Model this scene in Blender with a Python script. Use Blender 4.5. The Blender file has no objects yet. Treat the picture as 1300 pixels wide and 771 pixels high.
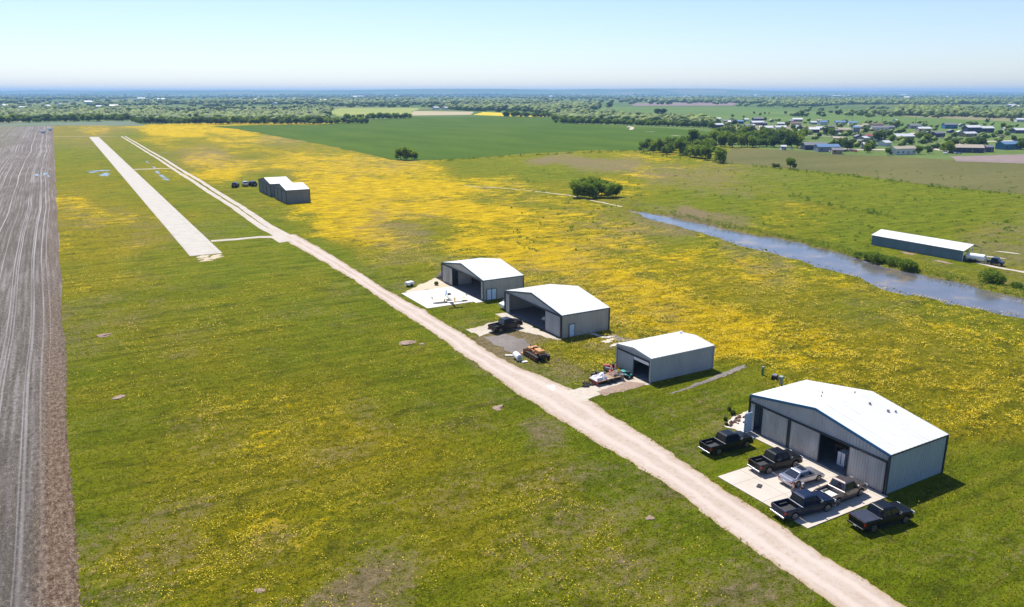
import bpy, bmesh, math, random
import numpy as np
from mathutils import Vector, Matrix
R = math.radians
random.seed(7); rng = np.random.default_rng(7)
scene = bpy.context.scene
COL = scene.collection

# ------------------------------------------------------------------ survey: photo sight lines -> ground coordinates
F_, HZ, CH = 980.0, 117.5, 38.0
PIT = math.atan((385.5-HZ)/F_); cp, sp = math.cos(PIT), math.sin(PIT)
YAW = math.atan(585/math.hypot(F_, 385.5-HZ)); sy, cy = math.sin(YAW), math.cos(YAW)
def G(x, y, z0=0.0):
    u = x-650; v = y-385.5
    z = -(v*cp+F_*sp); f = F_*cp-v*sp
    t = (z0-CH)/z; r = u*t; f *= t
    return (r*cy+f*sy, -r*sy+f*cy)
def PX(X, Y, Z=0.0):
    r = X*cy-Y*sy; f = X*sy+Y*cy; z = Z-CH
    d = f*cp-z*sp; v = -(f*sp+z*cp)
    return 650+F_*r/d, 385.5+F_*v/d

# ------------------------------------------------------------------ materials
def mat(name): 
    m = bpy.data.materials.new(name); m.use_nodes = True
    nt = m.node_tree; b = nt.nodes['Principled BSDF']
    return m, nt, b
def N(nt, typ, **kw):
    n = nt.nodes.new(typ)
    for k, v in kw.items():
        if k.startswith('i_'):
            key = k[2:].replace('_', ' ')
            n.inputs[key].default_value = v
        else: setattr(n, k, v)
    return n
def L(nt, a, b): nt.links.new(a, b)
def noise(nt, scale, detail=4, rough=.55, vec=None, dist=0.0):
    n = N(nt, 'ShaderNodeTexNoise'); n.inputs['Scale'].default_value = scale
    n.inputs['Detail'].default_value = detail; n.inputs['Roughness'].default_value = rough
    n.inputs['Distortion'].default_value = dist
    if vec is not None: L(nt, vec, n.inputs['Vector'])
    return n.outputs['Fac']
def ramp(nt, fac, stops, interp='LINEAR'):
    r = N(nt, 'ShaderNodeValToRGB'); r.color_ramp.interpolation = interp
    e = r.color_ramp.elements
    while len(e) < len(stops): e.new(.5)
    for i, (p, c) in enumerate(stops):
        e[i].position = p; e[i].color = (*c, 1) if len(c) == 3 else c
    L(nt, fac, r.inputs['Fac']); return r.outputs['Color']
def mr(nt, v, a, b, c=0., d=1., smooth=False):
    m = N(nt, 'ShaderNodeMapRange'); m.clamp = True
    if smooth: m.interpolation_type = 'SMOOTHSTEP'
    for k, x in zip(('From Min', 'From Max', 'To Min', 'To Max'), (a, b, c, d)):
        if hasattr(x, 'is_linked') or hasattr(x, 'links'): L(nt, x, m.inputs[k])
        else: m.inputs[k].default_value = x
    L(nt, v, m.inputs['Value']); return m.outputs['Result']
def math_(nt, op, a, b=None):
    m = N(nt, 'ShaderNodeMath', operation=op)
    for i, x in enumerate((a, b)):
        if x is None: continue
        if isinstance(x, (int, float)): m.inputs[i].default_value = x
        else: L(nt, x, m.inputs[i])
    return m.outputs[0]
def mix(nt, fac, a, b, mode='MIX'):
    m = N(nt, 'ShaderNodeMix', data_type='RGBA', blend_type=mode)
    if isinstance(fac, (int, float)): m.inputs[0].default_value = fac
    else: L(nt, fac, m.inputs[0])
    for i, x in ((6, a), (7, b)):
        if isinstance(x, tuple): m.inputs[i].default_value = (*x, 1)
        else: L(nt, x, m.inputs[i])
    return m.outputs[2]
def pos(nt, sx=1, sy_=1, sz=1):
    g = N(nt, 'ShaderNodeNewGeometry'); mp = N(nt, 'ShaderNodeMapping')
    mp.inputs['Scale'].default_value = (sx, sy_, sz)
    L(nt, g.outputs['Position'], mp.inputs['Vector']); return mp.outputs['Vector']
def objpos(nt, sx=1, sy_=1, sz=1):
    g = N(nt, 'ShaderNodeTexCoord'); mp = N(nt, 'ShaderNodeMapping')
    mp.inputs['Scale'].default_value = (sx, sy_, sz)
    L(nt, g.outputs['Object'], mp.inputs['Vector']); return mp.outputs['Vector']
def bump(nt, b, h, strength=.5, dist=.1):
    n = N(nt, 'ShaderNodeBump'); n.inputs['Strength'].default_value = strength; n.inputs['Distance'].default_value = dist
    L(nt, h, n.inputs['Height']); L(nt, n.outputs['Normal'], b.inputs['Normal'])
def plain(name, col, rough=.6, metal=0., var=.18, scale=3., coat=0., b_str=.0, spec=None):
    m, nt, b = mat(name)
    n = noise(nt, scale, 5, .6, objpos(nt))
    d = tuple(c*(1-var) for c in col); l = tuple(min(1, c*(1+var)) for c in col)
    L(nt, ramp(nt, n, [(.3, d), (.7, l)]), b.inputs['Base Color'])
    b.inputs['Roughness'].default_value = rough; b.inputs['Metallic'].default_value = metal
    b.inputs['Coat Weight'].default_value = coat
    if spec is not None: b.inputs['Specular IOR Level'].default_value = spec
    if b_str: bump(nt, b, n, b_str, .02)
    return m
def sheet_metal(name, col, rough=.5, var=.12, metal=0.):
    m, nt, b = mat(name)
    n1 = noise(nt, .6, 6, .6, pos(nt, 1, 1, .35)); n2 = noise(nt, 6, 4, .6, pos(nt, 1, 1, .12))
    c = ramp(nt, n1, [(.3, tuple(x*(1-var) for x in col)), (.7, tuple(min(1, x*(1+var)) for x in col))])
    c = mix(nt, mr(nt, n2, .58, .75, 0, .35), c, tuple(x*.6 for x in col))
    L(nt, c, b.inputs['Base Color']); b.inputs['Roughness'].default_value = rough; b.inputs['Metallic'].default_value = metal
    return m

M = {}
def roof_mat():
    m, nt, b = mat('white_roof'); p = pos(nt); n1 = noise(nt, .5, 6, .65, pos(nt, 1, .25)); n2 = noise(nt, 5, 5, .7, pos(nt, 1, .15))
    c = ramp(nt, n1, [(.3, (.55, .55, .54)), (.7, (.68, .68, .67))])
    c = mix(nt, mr(nt, n2, .56, .72, 0, .35), c, (.42, .40, .37))
    g = N(nt, 'ShaderNodeSeparateXYZ'); L(nt, p, g.inputs[0])
    c = mix(nt, mr(nt, math_(nt, 'PINGPONG', g.outputs[0], .46), .0, .05, .45, 0), c, (.38, .38, .38))
    L(nt, c, b.inputs['Base Color']); b.inputs['Roughness'].default_value = .45; return m
M['white_roof'] = roof_mat()
M['grey_wall'] = sheet_metal('grey_wall', (.37, .385, .40), .5)
M['tan_wall'] = sheet_metal('tan_wall', (.37, .365, .34), .5)
M['pale_wall'] = sheet_metal('pale_wall', (.31, .38, .41), .5, .08)
M['door_metal'] = sheet_metal('door_metal', (.38, .375, .365), .45, .3)
M['dark_wall'] = sheet_metal('dark_wall', (.13, .14, .16), .5)
M['far_wall'] = sheet_metal('far_wall', (.17, .19, .21), .5)
M['blue_trim'] = plain('blue_trim', (.01, .12, .25), .4)
M['dark_trim'] = plain('dark_trim', (.012, .02, .03), .5)
M['slate_trim'] = plain('slate_trim', (.04, .09, .12), .5)
M['white_paint'] = plain('white_paint', (.75, .76, .78), .4, var=.06)
M['pale_door'] = plain('pale_door', (.50, .66, .85), .4, var=.05)
M['shed_blue'] = sheet_metal('shed_blue', (.10, .17, .23), .5)
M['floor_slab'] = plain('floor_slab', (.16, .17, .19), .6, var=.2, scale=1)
M['rubber'] = plain('rubber', (.012, .012, .013), .8)
M['rim'] = plain('rim', (.35, .35, .36), .3, .8, var=.1)
M['glass'] = plain('glass', (.012, .018, .03), .05, spec=.8, var=.1)
M['plastic'] = plain('plastic', (.018, .018, .02), .6)
M['chrome'] = plain('chrome', (.30, .30, .32), .3, .8, var=.05)
M['red_lens'] = plain('red_lens', (.35, .01, .012), .2)
M['white_lens'] = plain('white_lens', (.6, .62, .65), .15)
M['plate'] = plain('plate', (.7, .7, .72), .5)
M['steel'] = plain('steel', (.22, .22, .23), .45, .6)
M['rust'] = plain('rust', (.24, .09, .035), .8, var=.5, scale=4)
M['dozer'] = plain('dozer', (.55, .24, .07), .6, var=.4, scale=3)
M['track'] = plain('track', (.02, .018, .016), .8, var=.5, scale=8)
M['teal'] = plain('teal', (.03, .28, .27), .4)
M['red_paint'] = plain('red_paint', (.33, .04, .03), .5, var=.4)
M['tarp'] = plain('tarp', (.62, .58, .62), .6, var=.2, scale=2, b_str=.5)
M['wood'] = plain('wood', (.30, .20, .11), .8, var=.35, scale=5)
M['pole_wood'] = plain('pole_wood', (.11, .085, .06), .9)
M['green_box'] = plain('green_box', (.08, .22, .13), .5)
M['grey_green'] = plain('grey_green', (.28, .33, .27), .6)
M['yellow'] = plain('yellow', (.75, .60, .16), .4, var=.12)
M['cream'] = plain('cream', (.78, .74, .60), .4, var=.05)
M['orange'] = plain('orange', (.75, .30, .04), .4)
M['air_blue'] = plain('air_blue', (.02, .22, .50), .3)
M['maroon'] = plain('maroon', (.16, .035, .02), .5)
M['bark'] = plain('bark', (.10, .075, .055), .9, var=.4, scale=6)
M['skin'] = plain('skin', (.42, .24, .16), .6)
M['cloth_black'] = plain('cloth_black', (.015, .014, .02), .9)
M['cloth_grey'] = plain('cloth_grey', (.12, .13, .13), .9)
M['denim'] = plain('denim', (.04, .06, .12), .9)
M['cap'] = plain('cap', (.55, .50, .58), .9)
M['hair'] = plain('hair', (.05, .035, .02), .9)
def paint(name, col, metal=.5, rough=.28):
    return plain(name, col, rough, metal, var=.06, scale=1.2, coat=.15 if col[2] < .1 else .5, spec=.18 if col[2] < .1 else .5)
M['p_black'] = paint('p_black', (.006, .007, .010), .0)
M['p_char'] = paint('p_char', (.014, .016, .02), .1)
M['p_navy'] = paint('p_navy', (.010, .018, .045), .1)
M['p_silver'] = paint('p_silver', (.42, .42, .46), .7)
M['p_brown'] = paint('p_brown', (.13, .105, .10), .6)
M['p_white'] = paint('p_white', (.75, .76, .80), 0)

def concrete(name, c0, c1, joints=0., stain=.3):
    m, nt, b = mat(name)
    p = pos(nt)
    n1 = noise(nt, .35, 6, .65, p); n2 = noise(nt, 4, 5, .7, p)
    c = ramp(nt, n1, [(.3, c0), (.7, c1)])
    c = mix(nt, mr(nt, n2, .5, .8, 0, stain), c, tuple(x*.6 for x in c0))
    if joints:
        g = N(nt, 'ShaderNodeSeparateXYZ'); L(nt, p, g.inputs[0])
        fx = math_(nt, 'PINGPONG', g.outputs[0], joints/2); fy = math_(nt, 'PINGPONG', g.outputs[1], joints/2)
        mn = math_(nt, 'MINIMUM', fx, fy)
        c = mix(nt, mr(nt, mn, .03, .06, .5, 0), c, tuple(x*.45 for x in c0))
    L(nt, c, b.inputs['Base Color']); b.inputs['Roughness'].default_value = .85
    bump(nt, b, n2, .3, .02); return m
M['runway'] = concrete('runway', (.37, .335, .28), (.47, .425, .36), 6.0, .35)
M['apron'] = concrete('apron', (.47, .40, .32), (.54, .48, .41), 3.8, .22)
M['apron2'] = concrete('apron2', (.58, .54, .48), (.66, .62, .56), 0, .15)

def dirt(name, c0, c1, c2, ruts=False):
    m, nt, b = mat(name)
    p = pos(nt); n1 = noise(nt, .12, 5, .6, p); n2 = noise(nt, 1.6, 6, .7, p); n3 = noise(nt, 9, 4, .7, p)
    c = ramp(nt, n1, [(.32, c0), (.68, c1)])
    c = mix(nt, mr(nt, n2, .5, .72, 0, .7), c, c2)
    c = mix(nt, mr(nt, n3, .6, .8, 0, .5), c, tuple(x*.55 for x in c0))
    if ruts:
        at = N(nt, 'ShaderNodeAttribute', attribute_name='across')
        w = math_(nt, 'ABSOLUTE', math_(nt, 'SUBTRACT', math_(nt, 'ABSOLUTE', at.outputs['Fac']), .42))
        c = mix(nt, mr(nt, w, .05, .26, .75, 0, True), c, (.52, .435, .37))
        e = math_(nt, 'ABSOLUTE', at.outputs['Fac'])
        c = mix(nt, mr(nt, math_(nt, 'ADD', e, math_(nt, 'MULTIPLY', n2, .5)), 1.02, 1.3, 0, .75), c, (.30, .20, .09))
    L(nt, c, b.inputs['Base Color']); b.inputs['Roughness'].default_value = .95
    b.inputs['Specular IOR Level'].default_value = .15
    bump(nt, b, math_(nt, 'ADD', n2, math_(nt, 'MULTIPLY', n3, .4)), .6, .06); return m
M['dirt_road'] = dirt('dirt_road', (.40, .315, .25), (.49, .41, .345), (.33, .23, .16), True)
M['dirt_far'] = dirt('dirt_far', (.44, .38, .31), (.50, .44, .38), (.36, .29, .21))
M['tan_dirt'] = dirt('tan_dirt', (.48, .38, .25), (.56, .48, .36), (.34, .25, .13))
M['sandy'] = dirt('sandy', (.42, .35, .27), (.52, .46, .38), (.28, .22, .14))
M['gravel'] = dirt('gravel', (.15, .13, .115), (.23, .20, .18), (.11, .09, .06))
M['mound'] = dirt('mound', (.26, .18, .13), (.34, .25, .2), (.14, .09, .06))
M['rock_bed'] = dirt('rock_bed', (.58, .50, .42), (.66, .60, .52), (.42, .32, .24))
M['rock'] = plain('rock', (.16, .09, .06), .9, var=.5, scale=5)

# ---- meadow: vertex attributes give the plant mix, noise gives the plants
def meadow_mat():
    m, nt, b = mat('meadow')
    a = N(nt, 'ShaderNodeAttribute', attribute_name='plants')
    s = N(nt, 'ShaderNodeSeparateColor'); L(nt, a.outputs['Color'], s.inputs[0])
    Fl, Ba, Lu = s.outputs[0], s.outputs[1], s.outputs[2]
    p = pos(nt)
    nb = noise(nt, .022, 6, .6, p); nm = noise(nt, .14, 6, .65, p, .6); nf = noise(nt, 1.0, 6, .75, p, .3); nx = noise(nt, 4.5, 4, .8, p)
    ns = noise(nt, .5, 6, .75, pos(nt, .35, 1.2, 1), .8)
    n4 = noise(nt, .32, 6, .75, pos(nt, .55, 1, 1), .5)
    g = ramp(nt, nm, [(.3, (.085, .108, .003)), (.45, (.13, .15, .004)), (.58, (.18, .18, .006)), (.74, (.24, .215, .015))])
    olive = ramp(nt, nf, [(.3, (.145, .120, .003)), (.5, (.235, .185, .004)), (.7, (.33, .245, .008))])
    c = mix(nt, mr(nt, math_(nt, 'ADD', Fl, math_(nt, 'MULTIPLY', math_(nt, 'SUBTRACT', nb, .5), .9)), .0, .3, 0, .92), g, olive)
    lush = ramp(nt, n4, [(.3, (.07, .105, .002)), (.7, (.165, .205, .004))])
    c = mix(nt, math_(nt, 'MULTIPLY', Lu, .85), c, lush)
    # thin, dry places and darker weeds
    mow = noise(nt, 1, 3, .6, pos(nt, .03, .55), .4); c = mix(nt, mr(nt, mow, .5, .62, 0, .3), c, (.27, .22, .03)); c = mix(nt, mr(nt, mow, .48, .38, 0, .35), c, (.06, .075, .004))
    c = mix(nt, mr(nt, ns, .54, .72, 0, .6), c, (.25, .19, .06))
    c = mix(nt, mr(nt, n4, .47, .34, 0, .65), c, (.045, .055, .004))
    c = mix(nt, mr(nt, n4, .56, .70, 0, .45), c, (.27, .25, .05))
    c = mix(nt, mr(nt, nf, .46, .34, 0, .7), c, (.034, .042, .003))
    c = mix(nt, mr(nt, nx, .46, .34, 0, .9), c, (.016, .022, .002))
    c = mix(nt, mr(nt, nx, .56, .70, 0, .6), c, (.40, .35, .07))
    c = mix(nt, 1., c, (1.12, 1.17, .80), 'MULTIPLY')
    # flowers
    thr = math_(nt, 'ADD', math_(nt, 'MULTIPLY', nf, .40), math_(nt, 'ADD', math_(nt, 'MULTIPLY', nx, .25), math_(nt, 'ADD', math_(nt, 'MULTIPLY', nm, .25), math_(nt, 'MULTIPLY', n4, .35))))
    t0 = mr(nt, Fl, 0, 1, .76, .528)
    d = math_(nt, 'SUBTRACT', thr, t0)
    fm = mr(nt, d, 0, .08, 0, 1)
    fm = math_(nt, 'MULTIPLY', fm, mr(nt, Fl, 0, .12, 0, 1))
    yc = ramp(nt, math_(nt, 'ADD', math_(nt, 'MULTIPLY', nx, .4), math_(nt, 'MULTIPLY', n4, .6)), [(.38, (.30, .19, .002)), (.5, (.58, .38, .003)), (.62, (.85, .58, .004))])
    c = mix(nt, math_(nt, 'MULTIPLY', fm, .82), c, yc)
    # bare soil
    bs = ramp(nt, nf, [(.3, (.13, .10, .045)), (.7, (.31, .235, .13))])
    bm = mr(nt, math_(nt, 'ADD', Ba, math_(nt, 'MULTIPLY', math_(nt, 'SUBTRACT', nf, .5), 1.3)), .22, .55, 0, 1)
    c = mix(nt, math_(nt, 'MULTIPLY', bm, mr(nt, Ba, .02, .2, 0, .95)), c, bs)
    L(nt, c, b.inputs['Base Color']); b.inputs['Roughness'].default_value = 1; b.inputs['Specular IOR Level'].default_value = .05
    bump(nt, b, math_(nt, 'ADD', math_(nt, 'MULTIPLY', nf, 1.), math_(nt, 'MULTIPLY', nx, .6)), 1., .55)
    return m
M['meadow'] = meadow_mat()
def field_mat(name, c0, c1, s1=.05, sx=1, sy_=1, fine=None, streak=0.):
    m, nt, b = mat(name)
    n1 = noise(nt, s1, 6, .6, pos(nt, sx, sy_)); n2 = noise(nt, s1*18, 5, .7, pos(nt, sx, sy_))
    c = ramp(nt, n1, [(.3, c0), (.7, c1)])
    c = mix(nt, mr(nt, n2, .45, .7, 0, .4), c, fine or tuple(x*.6 for x in c0))
    L(nt, c, b.inputs['Base Color']); b.inputs['Roughness'].default_value = 1; b.inputs['Specular IOR Level'].default_value = .05
    bump(nt, b, n2, .6, .3); return m
M['crop'] = field_mat('crop', (.05, .098, .006), (.085, .135, .010), .03, 1, .3)
M['north_strip'] = field_mat('north_strip', (.13, .17, .11), (.18, .21, .14), .02)
M['brown_pasture'] = field_mat('brown_pasture', (.10, .105, .03), (.155, .14, .05), .02, .5, 1)
M['tan_field'] = field_mat('tan_field', (.38, .31, .19), (.45, .38, .24), .01)
M['mauve_field'] = field_mat('mauve_field', (.20, .15, .14), (.27, .21, .19), .01)
M['yellow_field'] = field_mat('yellow_field', (.55, .40, .02), (.7, .5, .03), .02, fine=(.25, .22, .03))
M['pale_green_field'] = field_mat('pale_green_field', (.24, .28, .07), (.32, .34, .1), .01)
M['green_field'] = field_mat('green_field', (.09, .15, .035), (.14, .2, .05), .006)
def base_mat():
    m, nt, b = mat('countryside')
    n1 = noise(nt, .0025, 4, .5, pos(nt)); n2 = noise(nt, .02, 6, .65, pos(nt)); n3 = noise(nt, .3, 5, .7, pos(nt))
    v = N(nt, 'ShaderNodeTexVoronoi'); v.inputs['Scale'].default_value = .0016; L(nt, pos(nt, 1, 1, 1), v.inputs['Vector'])
    sp_ = N(nt, 'ShaderNodeSeparateColor'); L(nt, v.outputs['Color'], sp_.inputs[0])
    c = ramp(nt, sp_.outputs[0], [(0, (.10, .16, .04)), (.3, (.14, .20, .05)), (.5, (.08, .13, .035)), (.65, (.24, .24, .09)), (.82, (.34, .27, .17)), (.95, (.15, .18, .05))], 'CONSTANT')
    c = mix(nt, .5, c, ramp(nt, n2, [(.3, (.05, .085, .02)), (.7, (.13, .17, .05))]))
    c = mix(nt, mr(nt, n3, .5, .7, 0, .4), c, (.04, .06, .015))
    L(nt, c, b.inputs['Base Color']); b.inputs['Roughness'].default_value = 1; b.inputs['Specular IOR Level'].default_value = .05
    return m
M['base'] = base_mat()
def plowed_mat():
    m, nt, b = mat('plowed_soil')
    p = pos(nt); g = N(nt, 'ShaderNodeSeparateXYZ'); L(nt, p, g.inputs[0])
    w1 = noise(nt, 1, 3, .5, pos(nt, .02, .008)); w2 = noise(nt, 1, 2, .5, pos(nt, .0, .0035))
    x = math_(nt, 'ADD', g.outputs[0], math_(nt, 'ADD', math_(nt, 'MULTIPLY', w1, 1.6), math_(nt, 'MULTIPLY', w2, 9.)))
    def line(per, off, wd, seed_sc):
        t = math_(nt, 'PINGPONG', math_(nt, 'ADD', x, off), per/2)
        return mr(nt, t, wd*.35, wd, 1, 0)
    n1 = noise(nt, 1, 6, .65, pos(nt, .12, .02)); n2 = noise(nt, 1, 5, .8, pos(nt, 2.6, 1.1)); n3 = noise(nt, 5.5, 4, .85, p); n5 = noise(nt, 1, 4, .6, pos(nt, 1.6, .05))
    c = ramp(nt, n1, [(.3, (.15, .13, .115)), (.5, (.235, .205, .185)), (.7, (.36, .32, .30))])
    c = mix(nt, mr(nt, n5, .42, .58, 0, .75), c, (.11, .095, .075))
    c = mix(nt, math_(nt, 'MULTIPLY', line(1.0, 0, .34, 1), .45), c, (.12, .095, .065))
    c = mix(nt, mr(nt, n2, .55, .66, 0, .65), c, (.46, .39, .33))
    c = mix(nt, mr(nt, n2, .47, .37, 0, .8), c, (.06, .05, .035))
    c = mix(nt, mr(nt, n3, .45, .30, 0, .9), c, (.03, .025, .015))
    c = mix(nt, mr(nt, n3, .56, .70, 0, .5), c, (.55, .48, .42))
    pale = noise(nt, 1, 3, .5, pos(nt, .03, .006)); gate = mr(nt, pale, .40, .52, .15, .6)
    for per, off, wd in ((2.9, .7, .09), (5.3, 1.7, .15), (9.1, 3.2, .2), (13.7, 6.1, .14)):
        c = mix(nt, math_(nt, 'MULTIPLY', line(per, off, wd, 1), gate), c, (.62, .57, .56))
    far = mr(nt, g.outputs[1], 300, 700, 0, 1)
    left = mr(nt, math_(nt, 'ADD', g.outputs[0], math_(nt, 'MULTIPLY', n1, 40)), -5, -30, 0, 1)
    c = mix(nt, math_(nt, 'MULTIPLY', math_(nt, 'MULTIPLY', far, left), .55), c, (.17, .17, .085))
    hd = mr(nt, math_(nt, 'ADD', g.outputs[0], math_(nt, 'MULTIPLY', n2, 1.6)), -6.2, -4.6, 0, 1)
    hc = ramp(nt, math_(nt, 'ADD', math_(nt, 'MULTIPLY', n3, .5), math_(nt, 'MULTIPLY', n2, .5)), [(.40, (.05, .03, .018)), (.49, (.17, .105, .065)), (.58, (.38, .29, .20))])
    c = mix(nt, math_(nt, 'MULTIPLY', hd, mr(nt, g.outputs[1], 180, 90, .3, .9)), c, hc)
    L(nt, c, b.inputs['Base Color']); b.inputs['Roughness'].default_value = 1; b.inputs['Specular IOR Level'].default_value = .05
    bump(nt, b, math_(nt, 'ADD', n2, math_(nt, 'MULTIPLY', n3, .7)), 1., .3); return m
M['plowed'] = plowed_mat()
def water_mat():
    m, nt, b = mat('muddy_water')
    n = noise(nt, .12, 5, .6, pos(nt)); n2 = noise(nt, 3, 4, .6, pos(nt, 1, .5))
    L(nt, ramp(nt, n, [(.38, (.09, .09, .10)), (.56, (.13, .12, .12)), (.66, (.25, .18, .10))]), b.inputs['Base Color'])
    b.inputs['Roughness'].default_value = .12; b.inputs['Specular IOR Level'].default_value = .6
    bump(nt, b, n2, .25, .04); return m
M['water'] = water_mat()
def leaf_mat(name, dark, light, hue=None, trans=.5):
    m, nt, b = mat(name)
    g = N(nt, 'ShaderNodeNewGeometry'); o = N(nt, 'ShaderNodeObjectInfo')
    c = ramp(nt, g.outputs['Random Per Island'], [(0, dark), (1, light)])
    c = mix(nt, mr(nt, o.outputs['Random'], 0, 1, 0, .3), c, tuple(x*.62 for x in dark))
    L(nt, c, b.inputs['Base Color']); b.inputs['Roughness'].default_value = .7; b.inputs['Specular IOR Level'].default_value = .2
    tr = N(nt, 'ShaderNodeBsdfTranslucent'); L(nt, mix(nt, .35, c, tuple(min(1, x*1.6) for x in light)), tr.inputs['Color'])
    ms = N(nt, 'ShaderNodeMixShader'); ms.inputs[0].default_value = trans; out = nt.nodes['Material Output']
    L(nt, b.outputs[0], ms.inputs[1]); L(nt, tr.outputs[0], ms.inputs[2]); L(nt, ms.outputs[0], out.inputs['Surface'])
    return m
M['leaf'] = leaf_mat('leaf', (.075, .13, .012), (.19, .27, .022))
M['leaf_light'] = leaf_mat('leaf_light', (.12, .185, .014), (.28, .36, .035))
M['leaf_dark'] = leaf_mat('leaf_dark', (.035, .065, .012), (.08, .13, .02))
M['far_leaf'] = leaf_mat('far_leaf', (.05, .09, .015), (.25, .31, .05), trans=0)
M['blade'] = leaf_mat('blade', (.07, .08, .003), (.25, .23, .018))
M['reed'] = leaf_mat('reed', (.06, .08, .015), (.22, .21, .06))
def petal():
    m, nt, b = mat('petal'); g = N(nt, 'ShaderNodeNewGeometry')
    L(nt, ramp(nt, g.outputs['Random Per Island'], [(0, (.42, .30, .004)), (1, (.85, .62, .01))]), b.inputs['Base Color'])
    b.inputs['Roughness'].default_value = .8; return m
M['petal'] = petal()

# ------------------------------------------------------------------ object helpers
def tag(o, label=None, cat=None, group=None, kind=None):
    if label: o['label'] = label
    if cat: o['category'] = cat
    if group: o['group'] = group
    if kind: o['kind'] = kind
    return o
def thing(name, label, cat, loc=(0, 0, 0), rz=0, group=None):
    o = bpy.data.objects.new(name, None); COL.objects.link(o); o.empty_display_size = .5
    o.location = loc; o.rotation_euler = (0, 0, rz)
    return tag(o, label, cat, group)
def obj(name, me, m, parent=None):
    o = bpy.data.objects.new(name, me); COL.objects.link(o)
    if m is not None and not me.materials: me.materials.append(M[m] if isinstance(m, str) else m)
    if parent: o.parent = parent
    return o
class MB:
    def __init__(s): s.v = []; s.f = []
    def add(s, vs, fs):
        n = len(s.v); s.v += [tuple(v) for v in vs]; s.f += [tuple(i+n for i in f) for f in fs]; return s
    def box(s, x0, x1, y0, y1, z0, z1, rot=0, at=None, taper=1.):
        cx, cyy = (x0+x1)/2, (y0+y1)/2
        vs = []
        for z, k in ((z0, 1.), (z1, taper)):
            for x, y in ((x0, y0), (x1, y0), (x1, y1), (x0, y1)):
                dx, dy = (x-cx)*k, (y-cyy)*k
                vs.append((cx+dx*math.cos(rot)-dy*math.sin(rot), cyy+dx*math.sin(rot)+dy*math.cos(rot), z))
        return s.add(vs, [(3, 2, 1, 0), (4, 5, 6, 7), (0, 1, 5, 4), (1, 2, 6, 5), (2, 3, 7, 6), (3, 0, 4, 7)])
    def tube(s, pts, r, n=8, caps=True):
        pts = [Vector(p) for p in pts]; rs = r if isinstance(r, (list, tuple)) else [r]*len(pts)
        vs = []; fs = []
        for i, p in enumerate(pts):
            d = (pts[min(i+1, len(pts)-1)]-pts[max(i-1, 0)]).normalized()
            a = d.cross(Vector((0, 0, 1))) if abs(d.z) < .95 else d.cross(Vector((1, 0, 0)))
            a.normalize(); b_ = d.cross(a)
            for k in range(n):
                t = 2*math.pi*k/n; vs.append(p+(a*math.cos(t)+b_*math.sin(t))*rs[i])
        for i in range(len(pts)-1):
            for k in range(n):
                k2 = (k+1) % n; fs.append((i*n+k, i*n+k2, (i+1)*n+k2, (i+1)*n+k))
        if caps: fs += [tuple(range(n))[::-1], tuple((len(pts)-1)*n+k for k in range(n))]
        return s.add(vs, fs)
    def loft(s, rings, caps=True):
        n = len(rings[0]); vs = [p for r in rings for p in r]; fs = []
        for i in range(len(rings)-1):
            for k in range(n):
                k2 = (k+1) % n; fs.append((i*n+k, i*n+k2, (i+1)*n+k2, (i+1)*n+k))
        if caps: fs += [tuple(range(n))[::-1], tuple((len(rings)-1)*n+k for k in range(n))]
        return s.add(vs, fs)
    def prism(s, prof, y0, y1, inset=0):       # profile in (x,z) pushed along y
        n = len(prof)
        vs = [(x, y0, z) for x, z in prof]+[(x, y1, z) for x, z in prof]
        fs = [tuple(range(n)), tuple(range(2*n-1, n-1, -1))]
        for k in range(n): k2 = (k+1) % n; fs.append((k, k+n, k2+n, k2))
        return s.add(vs, fs)
    def blob(s, c, r, sq=(1, 1, 1), sub=2, jit=.2, seed=0):
        bm = bmesh.new(); bmesh.ops.create_icosphere(bm, subdivisions=sub, radius=1)
        rr = random.Random(seed); n = len(s.v)
        ph = [rr.uniform(0, 6) for _ in range(6)]
        for v in bm.verts:
            q = v.co
            k = 1+jit*(math.sin(3*q.x+ph[0])*math.sin(3*q.y+ph[1])+.6*math.sin(5*q.z+ph[2]+2*q.x)+.5*rr.uniform(-1, 1))
            s.v.append((c[0]+q.x*k*r*sq[0], c[1]+q.y*k*r*sq[1], c[2]+q.z*k*r*sq[2]))
        for f in bm.faces: s.f.append(tuple(v.index+n for v in f.verts))
        bm.free(); return s
    def mesh(s, name, fix=True):
        me = bpy.data.meshes.new(name); me.from_pydata(s.v, [], s.f)
        if fix:
            bm = bmesh.new(); bm.from_mesh(me); bmesh.ops.recalc_face_normals(bm, faces=bm.faces); bm.to_mesh(me); bm.free()
        me.update(); return me
    def build(s, name, m, parent=None, bevel=0, smooth=False, fix=True):
        o = obj(name, s.mesh(name, fix), m, parent)
        if bevel:
            b = o.modifiers.new('b', 'BEVEL'); b.width = bevel; b.segments = 2; b.limit_method = 'ANGLE'; b.angle_limit = R(35)
        if smooth:
            for p in o.data.polygons: p.use_smooth = True
        return o
def np_mesh(name, V, F):
    me = bpy.data.meshes.new(name); nv, nf, k = len(V), len(F), F.shape[1]
    me.vertices.add(nv); me.vertices.foreach_set('co', np.asarray(V, np.float32).ravel())
    me.loops.add(nf*k); me.loops.foreach_set('vertex_index', np.asarray(F, np.int32).ravel())
    me.polygons.add(nf); me.polygons.foreach_set('loop_start', np.arange(nf, dtype=np.int32)*k)
    me.update(calc_edges=True); return me
def copy_tree(o, parent=None, lab=None):
    c = o.copy(); COL.objects.link(c)
    if parent: c.parent = parent
    for ch in o.children: copy_tree(ch, c)
    return c
def struct(name, mb, m, fix=True): return tag(mb.build(name, m, fix=fix) if isinstance(mb, MB) else obj(name, mb, m), kind='structure')

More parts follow.
